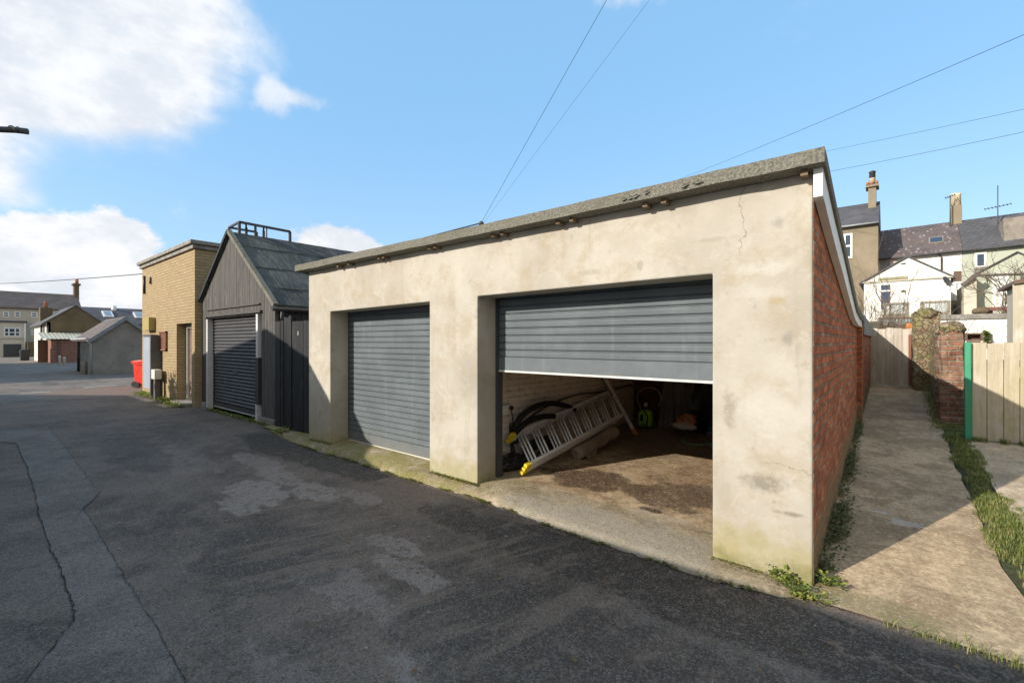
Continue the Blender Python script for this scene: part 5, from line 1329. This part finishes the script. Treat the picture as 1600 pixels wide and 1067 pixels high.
# skylight lying on the slope
def on_slope(l, r, ty, by, off):
    o = []
    for px, py in ((l, ty), (r, ty - (r - l) * .1), (r, by - (r - l) * .1), (l, by)):
        d = ray(px, py); e = q3(px, eave(px), YT); rr = q3(px, ridge(px), RYB)
        k = (rr.z - e.z) / (RYB - YT); # plane z = e.z + k (y-YT)
        t = (e.z - CAM_H - k * YT) / (d.z - k * d.y); p = Vector((d.x * t, d.y * t, CAM_H + d.z * t)); o.append(p + Vector((0, -k, 1)).normalized() * off)
    return o
sk = build('skylight', MB().prism(on_slope(1451, 1474, 374.5, 383, .05), Vector((0, -.5, 1)).normalized() * .12), GREYWOOD, wr)
build('pane', MB().prism(on_slope(1453, 1472, 375.5, 382, .19), Vector((0, -.5, 1)).normalized() * .01), GLASS, sk)
def chimney(parent, l, r, ptop, pbot, y, mat, d=1.0, cap=None):
    a, b = PY(l, ptop, y), PY(r, pbot, y)
    m = MB().box(a.x, b.x, y, y + d, b.z - .6, a.z)
    if cap: m.box(a.x - cap, b.x + cap, y - cap, y + d + cap, a.z + .003, a.z + .18)
    return build('chimney', m, mat, parent), a, b
ch, a, b = chimney(wr, 1487, 1503.5, 322, 356, RYB - .4, BROWNW, .9)
for px in (1490.5, 1496.5): 
    p = PY(px, 322, RYB - .1 + (0 if px > 1494 else .5)); build('chimney_pot', MB().lathe([(.2, 0), (.18, .75), (.21, .8), (.17, .95)], p, 10), POT, ch)
def aerial(px, pt, pb, y, lab, arms):
    t = thing('tv_aerial', lab, 'aerial', PY(px, pb, y)); a, b = PY(px, pb, y), PY(px, pt, y)
    build('mast', MB().tube([a, b], .035, 6), STEEL, t)
    m = MB()
    for z_, h, n_ in arms:
        c = PY(px, z_, y); m.bar(c + Vector((-h, 0, -.05)), c + Vector((h, 0, .1)), .04, .04)
        for k in range(n_): q = c + Vector((lerp(-h, h, k / (n_ - 1)), 0, lerp(-.05, .1, k / (n_ - 1)))); m.bar(q - Vector((.06, .3, 0)), q + Vector((.06, .3, 0)), .03, .03)
    build('arm', m, DARKSTEEL, t)
aerial(1484.5, 306, 353, RYB - .8, 'pale short aerial mast strapped beside the buff chimney', [(307.5, .25, 5)])
aerial(1559, 290, 362, RYB - 1.2, 'tall thin aerial pole with crosswise arm in front of the dark slate roof', [(323.5, .65, 8)])
bc, a, b = chimney(sr, 1568, 1640, 341, 381, YT + .3, simple('stack_stone', (.25, .22, .185), .95, .25, 2, .02, 12, dirt=.4), 2.2); roughen(bc, 3, .1, 6, 1.2)
# wall details
a, b = PY(1490, 424, YT - .05), PY(1502, 471, YT - .05)
dr_ = build('back_door', MB().box(a.x, b.x, YT - .06, YT - .003, b.z, PY(1496, 440, YT).z), WHITE, wt)
build('fanlight', MB().box(a.x, b.x, YT - .07, YT - .003, PY(1496, 439.8, YT).z, a.z), BROWNWOOD, wt)
build('glass', MB().box(a.x + .15, b.x - .2, YT - .07, YT - .061, lerp(b.z, a.z, .35), PY(1496, 442, YT).z), GLASS, dr_)
build('downpipe', MB().tube([q3(1467, 397, YT - .1), q3(1471, 402, YT - .1), q3(1471, 440, YT - .1)], .05, 6), DARKSTEEL, wt)
stp = thing('garden_steps', 'grey stone steps rising to the white terrace back door', 'steps', PY(1497, 482, YT - 3))
stm = MB()
for k in range(5):
    a, b = PY(1487, 484 - 3 * k, YT - 3 + .5 * k), PY(1512 - k, 481 - 3 * k, YT - 3 + .5 * k); stm.box(a.x, b.x, YT - 3 + .5 * k, YT - 2.5 + .5 * k, 2, b.z)
build('treads', stm, COPING, stp)
# white extension with its pediment gable
YE = 38.0
ex = thing('white_extension', 'white rendered rear extension with low pediment gable and tall sash window', 'extension', (2, YE, 3))
L0, R0, AP = PY(1350, 441, YE), PY(1485.5, 432, YE), PY(1418, 402.5, YE)
build('wall', MB().prism([(L0.x, YE, 2), (R0.x, YE, 2), (R0.x, YE, R0.z), (AP.x, YE, AP.z), (L0.x, YE, L0.z)], (0, 6.9, 0)), WHITEW, ex)
m = MB()
for p_ in (L0, R0):
    dd_ = (AP - p_); s_ = -.25 if p_ is L0 else .25; k_ = dd_.z / dd_.x
    P0 = Vector((p_.x + s_, YE - .12, p_.z + s_ * k_)); P1 = Vector((AP.x, YE - .12, AP.z))
    m.prism([P0 + Vector((0, 0, .02)), P1 + Vector((0, 0, .02)), P1 + Vector((0, 0, .12)), P0 + Vector((0, 0, .12))], (0, 7, 0))
build('roof', m, SLATE, ex)
build('cornice', MB().bar((L0.x - .15, YE - .05, L0.z - .03), (R0.x + .1, YE - .05, R0.z - .03), .1, .09), CREAM, ex)
build('flashing', MB().bar(PY(1372, 436.5, YE - .06), PY(1418, 433, YE - .06), .06, .16), simple('mossy_ledge', (.30, .27, .17), .9, .3), ex)
winy(ex, 1373.5, 443.5, 1394.5, 486, YE - .02, fr=.10, trans=(.73,), glass=GLASS)
build('vent', MB().bar(PY(1408, 412.5, YE - .02), PY(1415, 411.5, YE - .02), .05, .08), DARKSTEEL, ex)
build('vent', MB().bar(PY(1408, 455.5, YE - .02), PY(1414.5, 454.5, YE - .02), .05, .1), DARKSTEEL, ex)
ds = thing('satellite_dish', 'grey satellite dish fixed to the right corner of white extension', 'satellite dish', PY(1480, 440, YE - .4))
c = PY(1479, 440, YE - .5); pts = []
rows = []
ax = Vector((.75, -.55, .4)).normalized(); u_ = ax.cross(Vector((0, 0, 1))).normalized(); v_ = u_.cross(ax)
for i in range(6):
    r_ = .30 * i / 5; rows.append([c + (u_ * math.cos(a) + v_ * 1.1 * math.sin(a)) * r_ + ax * (.5 * r_ * r_) for a in [2 * math.pi * k / 20 for k in range(21)]])
build('reflector', MB().sheet(rows, True), simple('dish_grey', (.07, .073, .08), .6, .2), ds)
build('arm', MB().bar(c - v_ * .3, c + ax * .5 - v_ * .1, .04, .04).box(c.x - .03, R0.x + .1, YE - .5, YE - .42, c.z - .25, c.z - .2), STEEL, ds)
# sage extension
YX = 39.0
sx = thing('sage_extension', 'pale sage rear extension with sloping roof edge and white patio door', 'extension', (7, YX, 3))
L0, AP, R0 = PY(1526, 428.5, YX), PY(1589, 395.5, YX), PY(1660, 424, YX)
build('wall', MB().prism([(L0.x, YX, 2), (R0.x, YX, 2), (R0.x, YX, R0.z), (AP.x, YX, AP.z), (L0.x, YX, L0.z)], (0, 5.9, 0)), GREENW, sx)
m = MB()
dd_ = AP - L0; P0 = L0 + Vector((-.15, -.12, -.15 * dd_.z / dd_.x)); P1 = AP + Vector((0, -.12, 0))
m.prism([P0 + Vector((0, 0, .02)), P1 + Vector((0, 0, .02)), P1 + Vector((0, 0, .10)), P0 + Vector((0, 0, .10))], (0, 6, 0))
dd_ = AP - R0; P0 = R0 + Vector((0, -.12, 0))
m.prism([P0 + Vector((0, 0, .02)), P1 + Vector((0, 0, .02)), P1 + Vector((0, 0, .10)), P0 + Vector((0, 0, .10))], (0, 6, 0))
build('roof', m, SLATE, sx)
build('gutter', MB().bar((L0.x - .1, YX - .06, L0.z - .06), (R0.x, YX - .06, R0.z - .06), .09, .09), SLATEB, sx)
a, b, c = PY(1506, 444, YX - 1), PY(1526, 429.5, YX - 1), PY(1526, 480, YX - 1)
build('porch_wall', MB().prism([(a.x, YX - 1, 2), (b.x, YX - 1, 2), (b.x, YX - 1, b.z - .05), (a.x, YX - 1, a.z - .05)], (0, 4, 0)), CREAM2, sx)
build('porch_roof', MB().bar(a + Vector((-.1, -.1, -.05)), b + Vector((.1, -.1, .05)), .3, .16), SLATEB, sx)
winy(sx, 1551, 432.5, 1577, 480, YX - .02, fr=.14, mull=(.5,), trans=(.78,), glass=GLASSW)
o = build('garden_bench', MB().box(*(lambda a, b: (a.x, b.x, 33, 33.5, b.z, a.z))(PY(1545, 480, 33), PY(1580, 484, 33))).box(*(lambda a, b: (a.x, b.x, 33.1, 33.4, 2.2, a.z))(PY(1548, 484.2, 33), PY(1552, 490, 33))).box(*(lambda a, b: (a.x, b.x, 33.1, 33.4, 2.2, a.z))(PY(1572, 484.2, 33), PY(1576, 490, 33))), simple('red_brown_bench', (.22, .07, .05), .7, .2)); tag(o, 'red brown low garden bench below the sage patio door', 'bench')
o = build('rock', blob_mesh(PY(1533, 486, 33), (.33, .3, .2), 9), BRICKBRN); tag(o, 'dark grey garden boulder left of the red brown bench', 'rock')
# tall brown house
YH = 43.0
bh = thing('brown_house', 'tall brown rendered house with slate roof and buff chimney left of white terrace', 'house', (0, YH, 3))
A_, B_ = PY(1285, 358, YH), PY(1372, 347.5, YH)
build('wall', MB().prism([(A_.x, YH, 1.8), (B_.x, YH, 1.8), (B_.x, YH, B_.z), (A_.x, YH, B_.z)], (0, 7.5, 0)), BROWNW, bh)
zr_ = PY(1330, 320.5, YH + 3.5).z
hr = build('roof', MB().prism([(A_.x, YH - .25, B_.z), (A_.x, YH + 3.7, zr_), (A_.x, YH + 7.7, B_.z), (A_.x, YH + 7.7, B_.z - .1), (A_.x, YH - .25, B_.z - .1)], (B_.x - A_.x + .05, 0, 0)), SLATE, bh)
build('gutter', MB().tube([(A_.x, YH - .3, B_.z - .05), (B_.x + .05, YH - .3, B_.z - .05)], .07, 6), PIPEW, bh)
ch, a, b = chimney(hr, 1356.5, 1369, 293.5, 345, YH + 2.6, BROWNW, 1.0, .16)
build('render_patch', MB().box(a.x + .22, b.x + .004, YH + 2.57, YH + 2.598, B_.z + .3, PY(1362, 327, YH + 2.6).z), simple('ochre_render', (.42, .33, .15), .9, .2), ch)
p = PY(1363, 293, YH + 3.1)
build('chimney_pot', MB().lathe([(.22, .18), (.2, .65), (.24, .7)], p, 10), POT, ch)
build('chimney_cowl', MB().lathe([(.15, .72), (.2, .75), (.2, 1.15), (.26, 1.2), (.12, 1.3)], p, 10), DARKSTEEL, ch)
m = MB()
for k in (-.28, 0, .28): m.lathe([(.1, .18), (.1, .38)], p + Vector((k, -.3, 0)), 8)
build('chimney_pot', m, TERRA, ch)
winy(bh, 1318, 366, 1332, 403, YH - .02, fr=.13, trans=(.5,))

# ------------------------------------------------------------------ bare shrubs
def shrub(label, base, n, L, r, depth, spread, lean=(0, 0, 1), jit=.4, nb=3):
    t = thing('bare_shrub', label, 'shrub', base)
    st = MB(); tw = MB()
    for k in range(n):
        b0 = Vector(base) + Vector((random.uniform(-jit, jit), random.uniform(-jit, jit) * .5, 0))
        d = Vector(lean) + Vector((random.gauss(0, spread * .6), random.gauss(0, spread * .4), 0))
        twigs(st if k % 2 else tw, b0, d, L * random.uniform(.7, 1.1), r, depth, spread, nb)
    build('stems', st, BARK, t); build('twigs', tw, BARK, t)
    return t
random.seed(21)
b_ = PY(1368, 530, 15); shrub('dense brown leafless bush behind the boundary wall left of low store', (b_.x, 15, b_.z - .3), 22, .8, .009, 3, .5, jit=.45)
b_ = PY(1388, 505, 22); shrub('thin leafless sapling before the white extension window', (b_.x, 22, b_.z - .3), 4, 2.0, .018, 2, .35, jit=.3)
b_ = PY(1345, 500, 24); shrub('pale twiggy bush against the brown house at the roof edge', (b_.x, 24, b_.z - .5), 10, 1.5, .014, 2, .4, jit=.6)
b_ = PY(1588, 462, 20); shrub('leafless fruit tree spreading before the white patio door', (b_.x, 20, b_.z - .9), 12, 1.35, .02, 3, .55, jit=.35)
b_ = PY(1480, 538, 16.5); shrub('few bare twigs standing before the whitewashed wall behind old pier', (b_.x, 16.5, b_.z), 5, .75, .007, 2, .5, jit=.3)
for px, n in ((1450, 4), (1405, 5), (1462, 4)):
    b_ = PY(px, 494, 25.5); shrub({1450: 'sparse dry stalks before the right glazed box', 1405: 'sparse dry stalks before the left glazed box', 1462: 'thin dry stalks at the right end of right glazed box'}[px], (b_.x, 25.5, b_.z - .2), n, 1.0, .01, 1, .3, jit=.4)

# ------------------------------------------------------------------ grass, weeds, moss
random.seed(5)
def pt(x, y): return Vector((x, y, 0.085 * max(0, y - 3.5) + .008))
from mathutils import noise as MN
gr = MB()
for k in range(30000):
    y = random.uniform(3.95, 8.72); l_ = lerpv(Redge, y); r_ = lerpv([(3.95, 1.2), (4.2, 1.0), (5.19, .80), (5.82, .76), (6.9, .72), (8.0, .70), (8.7, .75)], y)
    u = random.random(); x = lerp(l_ - .03, r_ + .05, u)
    w_ = MN.noise(Vector((x * 5, y * 2.2, 1))); v_ = MN.noise(Vector((x * 14, y * 9, 4)))
    e_ = 1 - abs(u - .5) * 2
    if e_ + .55 * w_ + .5 * v_ < (.28 if y < 6 else .38) or random.random() < .15: continue
    blade(gr, pt(x, y), random.uniform(.014, .04) * (1 + .9 * max(0, w_) + .8 * max(0, v_)) * (.6 + .6 * e_) * (1.15 if y < 6 else 1.1), 1.3)
for k in range(2600):
    x = random.uniform(.72, 2.6); y = FY - abs(random.gauss(0, .035)); 
    if MN.noise(Vector((x * 7, 0, 2))) < -.15: continue
    blade(gr, pt(x, y) + Vector((0, 0, .01)), random.uniform(.02, .075), .8)
for k in range(1200):
    x = .47 - abs(random.gauss(0, .04)) + random.uniform(0, .05); y = random.uniform(8.4, 11.5)
    blade(gr, pt(x, y), random.uniform(.02, .07), 1.0)
o = build('grass_verge', gr, GRASS); tag(o, 'strip of short green grass between concrete path and slab', 'grass', kind='stuff')
gr = MB()
for k in range(2600):
    x = random.uniform(-.05, 2.2); y = 3.33 - .02 * x + random.gauss(0, .035) + .05 * max(0, x - .5) * random.random()
    if random.random() < max(0, .75 - max(0, x) * 1.2): continue
    blade(gr, (x, y, .008), random.uniform(.015, .055), .9)
o = build('grass_edge', gr, GRASS); tag(o, 'ragged grass along the lane edge of the concrete path', 'grass', kind='stuff')
fe = MB(); 
for k in range(6500):
    y = 3.75 + 4.4 * random.random() ** 1.25; x = -.395 + abs(random.gauss(0, .045)) * (1.2 if y < 6 else .8)
    dens_ = .5 + .5 * math.sin(y * 4.1 + 1)
    if random.random() > .15 + .85 * dens_ or MN.noise(Vector((x * 9, y * 3, 7))) < -.2: continue
    leaf(fe, pt(x, y) + Vector((0, 0, abs(random.gauss(0, .05)))), random.uniform(.018, .038), .7)
o = build('wall_weeds', fe, DKLEAF); tag(o, 'low dark ferny weeds along the foot of the red brick side wall', 'weeds', kind='stuff')
def weed(label, c, n, rad, h, mat, size):
    t = thing('weed', label, 'weed', c); m = MB(); st = MB(); c = Vector(c)
    for k in range(n):
        a = random.uniform(0, 6.28); r_ = rad * math.sqrt(random.random()); tip = c + Vector((r_ * math.cos(a), r_ * math.sin(a) * .7, h * random.uniform(.3, 1) * (1 - .5 * r_ / rad)))
        st.tube([c + (tip - c) * .15 * random.random(), tip], .0018, 4, False)
        for q in range(4): leaf(m, tip + Vector((random.gauss(0, size * .5), random.gauss(0, size * .5), random.gauss(0, size * .3))), size * random.uniform(.7, 1.3), .6)
    build('leaves', m, mat, t); build('stems', st, DKLEAF, t)
p = G(1240, 926); weed('leafy green weed in sun at the foot of the rendered corner pillar', (p.x, p.y, .01), 30, .10, .09, LEAF, .03)
p = G(1285, 915); weed('dark leafy weed in shade just round the brick corner', (p.x + .01, p.y - .02, .01), 28, .08, .09, LEAF, .034)
p = G(1215, 915); weed('small grassy weed left of the leafy weed by the corner pillar', (p.x, p.y + .05, .02), 22, .07, .09, GRASS, .03)
p = G(632, 955)
p = G(1265, 935); weed('creeping weed spilling from pillar corner towards the lane', (p.x, p.y, .006), 26, .12, .045, LEAF, .022)
p = G(437, 680); weed('small weed at the foot of the black downpipe', (p.x, 3.55, .01), 22, .22, .12, LEAF, .05)
mo = MB()
for k in range(5000):
    x = random.uniform(-7.1, -.6); y = lerpv(edge, x) + random.gauss(0.0, .018)
    if .5 + .5 * math.sin(x * 5.3) + .5 * math.sin(x * 13.1) < .35 or random.random() > (.9 if x < -3 else .35): continue
    leaf(mo, (x, y, .012), random.uniform(.012, .028), .2)
for px0, px1, y_, n in ((672, 746, 3.50, 700), (484, 516, 3.5, 300), (1113, 1200, 3.505, 160)):
    for k in range(n):
        q = PY(random.uniform(px0, px1), 720, 3.5); leaf(mo, (q.x, y_ + random.gauss(0, .02), fz(q.x) * .9 + .01), random.uniform(.012, .026), .2)
o = build('apron_moss', mo, MOSSG); tag(o, 'yellow green moss along the edge of concrete apron', 'moss', kind='stuff')
wd = MB()
for k in range(2600):
    x = random.uniform(-17.9, -13.2); y = YB - abs(random.gauss(0, .13)) - (.12 if -14.5 < x < -13.2 else 0)
    leaf(wd, (x, y, abs(random.gauss(0, .04))), random.uniform(.025, .055), .6)
for k in range(500):
    x = random.uniform(-12.4, -9.0); leaf(wd, (x, SY - .04 - abs(random.gauss(0, .05)), abs(random.gauss(0, .03))), random.uniform(.03, .06), .4)
o = build('verge_weeds', wd, LEAF); tag(o, 'bright low weeds along the foot of yellow building and shed', 'weeds', kind='stuff')
# loose chips and dead leaves on the lane
ch_ = MB(); random.seed(3)
for k in range(60):
    x, y = random.uniform(-7, .8), random.uniform(.6, 3.1); s_ = random.uniform(.006, .014)
    ch_.prism([(x - s_, y - s_ * .6, .003), (x + s_, y - s_ * .8, .003), (x + s_ * .8, y + s_, .003), (x - s_ * .5, y + s_ * .7, .003)], (0, 0, s_ * .8))
o = build('stone_chips', ch_, COPING); tag(o, 'scattered pale stone chips lying on the dark lane', 'stones', kind='stuff')
dl_ = MB()
for k in range(40):
    x, y = random.uniform(-6.5, 1.0), random.uniform(1.0, 3.35); leaf(dl_, (x, y, .012), random.uniform(.02, .04), -.3)
o = build('dead_leaves', dl_, simple('dead_leaf', (.22, .14, .06), .9, .3)); tag(o, 'few brown dead leaves scattered over the lane', 'leaves', kind='stuff')

# ------------------------------------------------------------------ overhead wires
def cam_pt(p):
    v = Vector(p) - Vector((0, 0, CAM_H)); return Vector((v.x * CS + v.y * SN, v.z, -v.x * SN + v.y * CS))
def world_pt(c): return Vector((c.x * CS - c.z * SN, c.x * SN + c.z * CS, c.y + CAM_H))
def sagged(a, b, sag, n=24):
    return [a.lerp(b, k / n) - Vector((0, 0, 4 * sag * (k / n) * (1 - k / n))) for k in range(n + 1)]
def cable(a, b, r, sag, label):
    o = build('overhead_cable', MB().tube(sagged(Vector(a), Vector(b), sag), r, 5, False), BLACK)
    return tag(o, label, 'cable', 'overhead cables')
def over_end(A, px, py, depth, up):
    """far end behind the viewer of a wire that leaves A and passes the sight line (px, py)"""
    ca = cam_pt(A); rr = Vector(((px - 800) / FPX, (533.5 - py) / FPX, 1)); Bq = ca / ca.z
    beta = (up - depth * Bq.y) / (rr.y - Bq.y); al = depth - beta
    return world_pt(Bq * al + rr * beta)
tp = ip + Vector((0, 0, .03))
cable(tp, over_end(tp, 948, 0, -4, 7.0), .0017, 0.0, 'dark wire rising from roof bracket, steeper of the two over the garage')
cable(tp + Vector((.03, .0, -.01)), over_end(tp + Vector((.03, 0, -.01)), 1000, 20, -4, 6.6), .0009, 0.0, 'fainter wire rising from roof bracket to the right of its pair')
cable(tp, PD(520, 397, 60), .008, .25, 'upper dark cable running from roof bracket towards the shed ridge')
cable(tp - Vector((0, 0, .03)), PD(518, 398.5, 60), .006, .35, 'lower dark cable running from roof bracket towards the shed ridge')
A_ = PD(1030, 292, 30)
cable(A_, PD(1760, -15, 9), .007, .12, 'long dark cable crossing the sky from behind garage to top right')
cable(PD(1200, 254, 34), PD(1800, 126, 16), .008, .1, 'thin upper cable of two right of the garage roof corner')
cable(PD(1200, 285, 34), PD(1800, 162, 18), .01, .15, 'lower cable of two right of the garage roof corner')
cable(PY(222, 428, YB), PD(-80, 444.5, 30), .014, .1, 'black cable from the yellow building corner to the left edge')
# ------------------------------------------------------------------ things across the lane, outside the frame, that throw the shade
YN = -1.2
def opp(name, poly, y0, label, cat, mat, dep=5):
    o = build(name, MB().prism([(x, y0, z) for x, z in poly], (0, -dep, 0)), mat); tag(o, label, cat); return o
opp('flat_roof_garage', [(-6.85, -.2), (14, -.2), (14, 2.28), (-6.85, 2.28)], YN, 'flat roofed rendered garage block on the near side of lane', 'garage', COPING)
opp('gabled_garage', [(-15.6, -.2), (-6.86, -.2), (-6.86, 2.3), (-7.4, 2.4), (-8.2, 2.72), (-8.6, 3.16), (-9.2, 3.68), (-11.55, 4.37), (-15.2, 3.79), (-15.6, 3.6)], YN, 'gabled garage on the near side of lane opposite the shed', 'garage', PEBBLE)
opp('yard_wall', [(-21.7, -.2), (-15.61, -.2), (-15.61, 2.22), (-19.5, 2.22), (-21.7, .9)], YN, 'sloping yard wall on the near side of lane opposite yellow building', 'wall', PEBBLE, .4)
opp('corner_house', [(-60, -1), (-29.7, -1), (-29.7, 4.2), (-60, 4.2)], YN, 'two storey house beyond the near side of the junction', 'house', CREAM, 9)
rd_tip = PD(44, 206, 2.0)
o = build('steel_rod', MB().tube([PD(-420, 124, 2.0 * .72), PD(0, 202.5, 1.93), PD(26, 203.6, 1.97), PD(44, 206, 2.0)], .0125, 10).tube([PD(26, 203.0, 1.97), PD(29, 203.5, 1.975)], .0145, 10).tube([PD(17, 201.5, 1.95), PD(19, 201.8, 1.955)], .0145, 10), DARKSTEEL)
tag(o, 'dark rounded steel rod poking in from the left edge against cloud', 'rod')
# buddleia growing on the yard wall: its shadow falls on the yellow wall
bs = PY(270, 600, YB); bx = bs.x - .44 * (YB - YN); 
bu = thing('self_seeded_bush', 'self seeded bush on the near side yard wall top', 'bush', (bx, YN - .1, 2.0)); m = MB(); st = MB()
for k in range(60):
    d = Vector((random.gauss(0, .3), random.gauss(0, .15), 1)).normalized(); L = random.uniform(.6, 1.35); st.tube([(bx, YN - .1, 1.9), Vector((bx, YN - .1, 1.9)) + d * L], .006, 4, False)
    for q in range(22): leaf(m, Vector((bx, YN - .1, 1.9)) + d * L * random.uniform(.3, 1) + Vector((random.gauss(0, .03), 0, 0)), random.uniform(.1, .16), .9)
build('leaves', m, DKLEAF, bu); build('stems', st, BARK, bu)
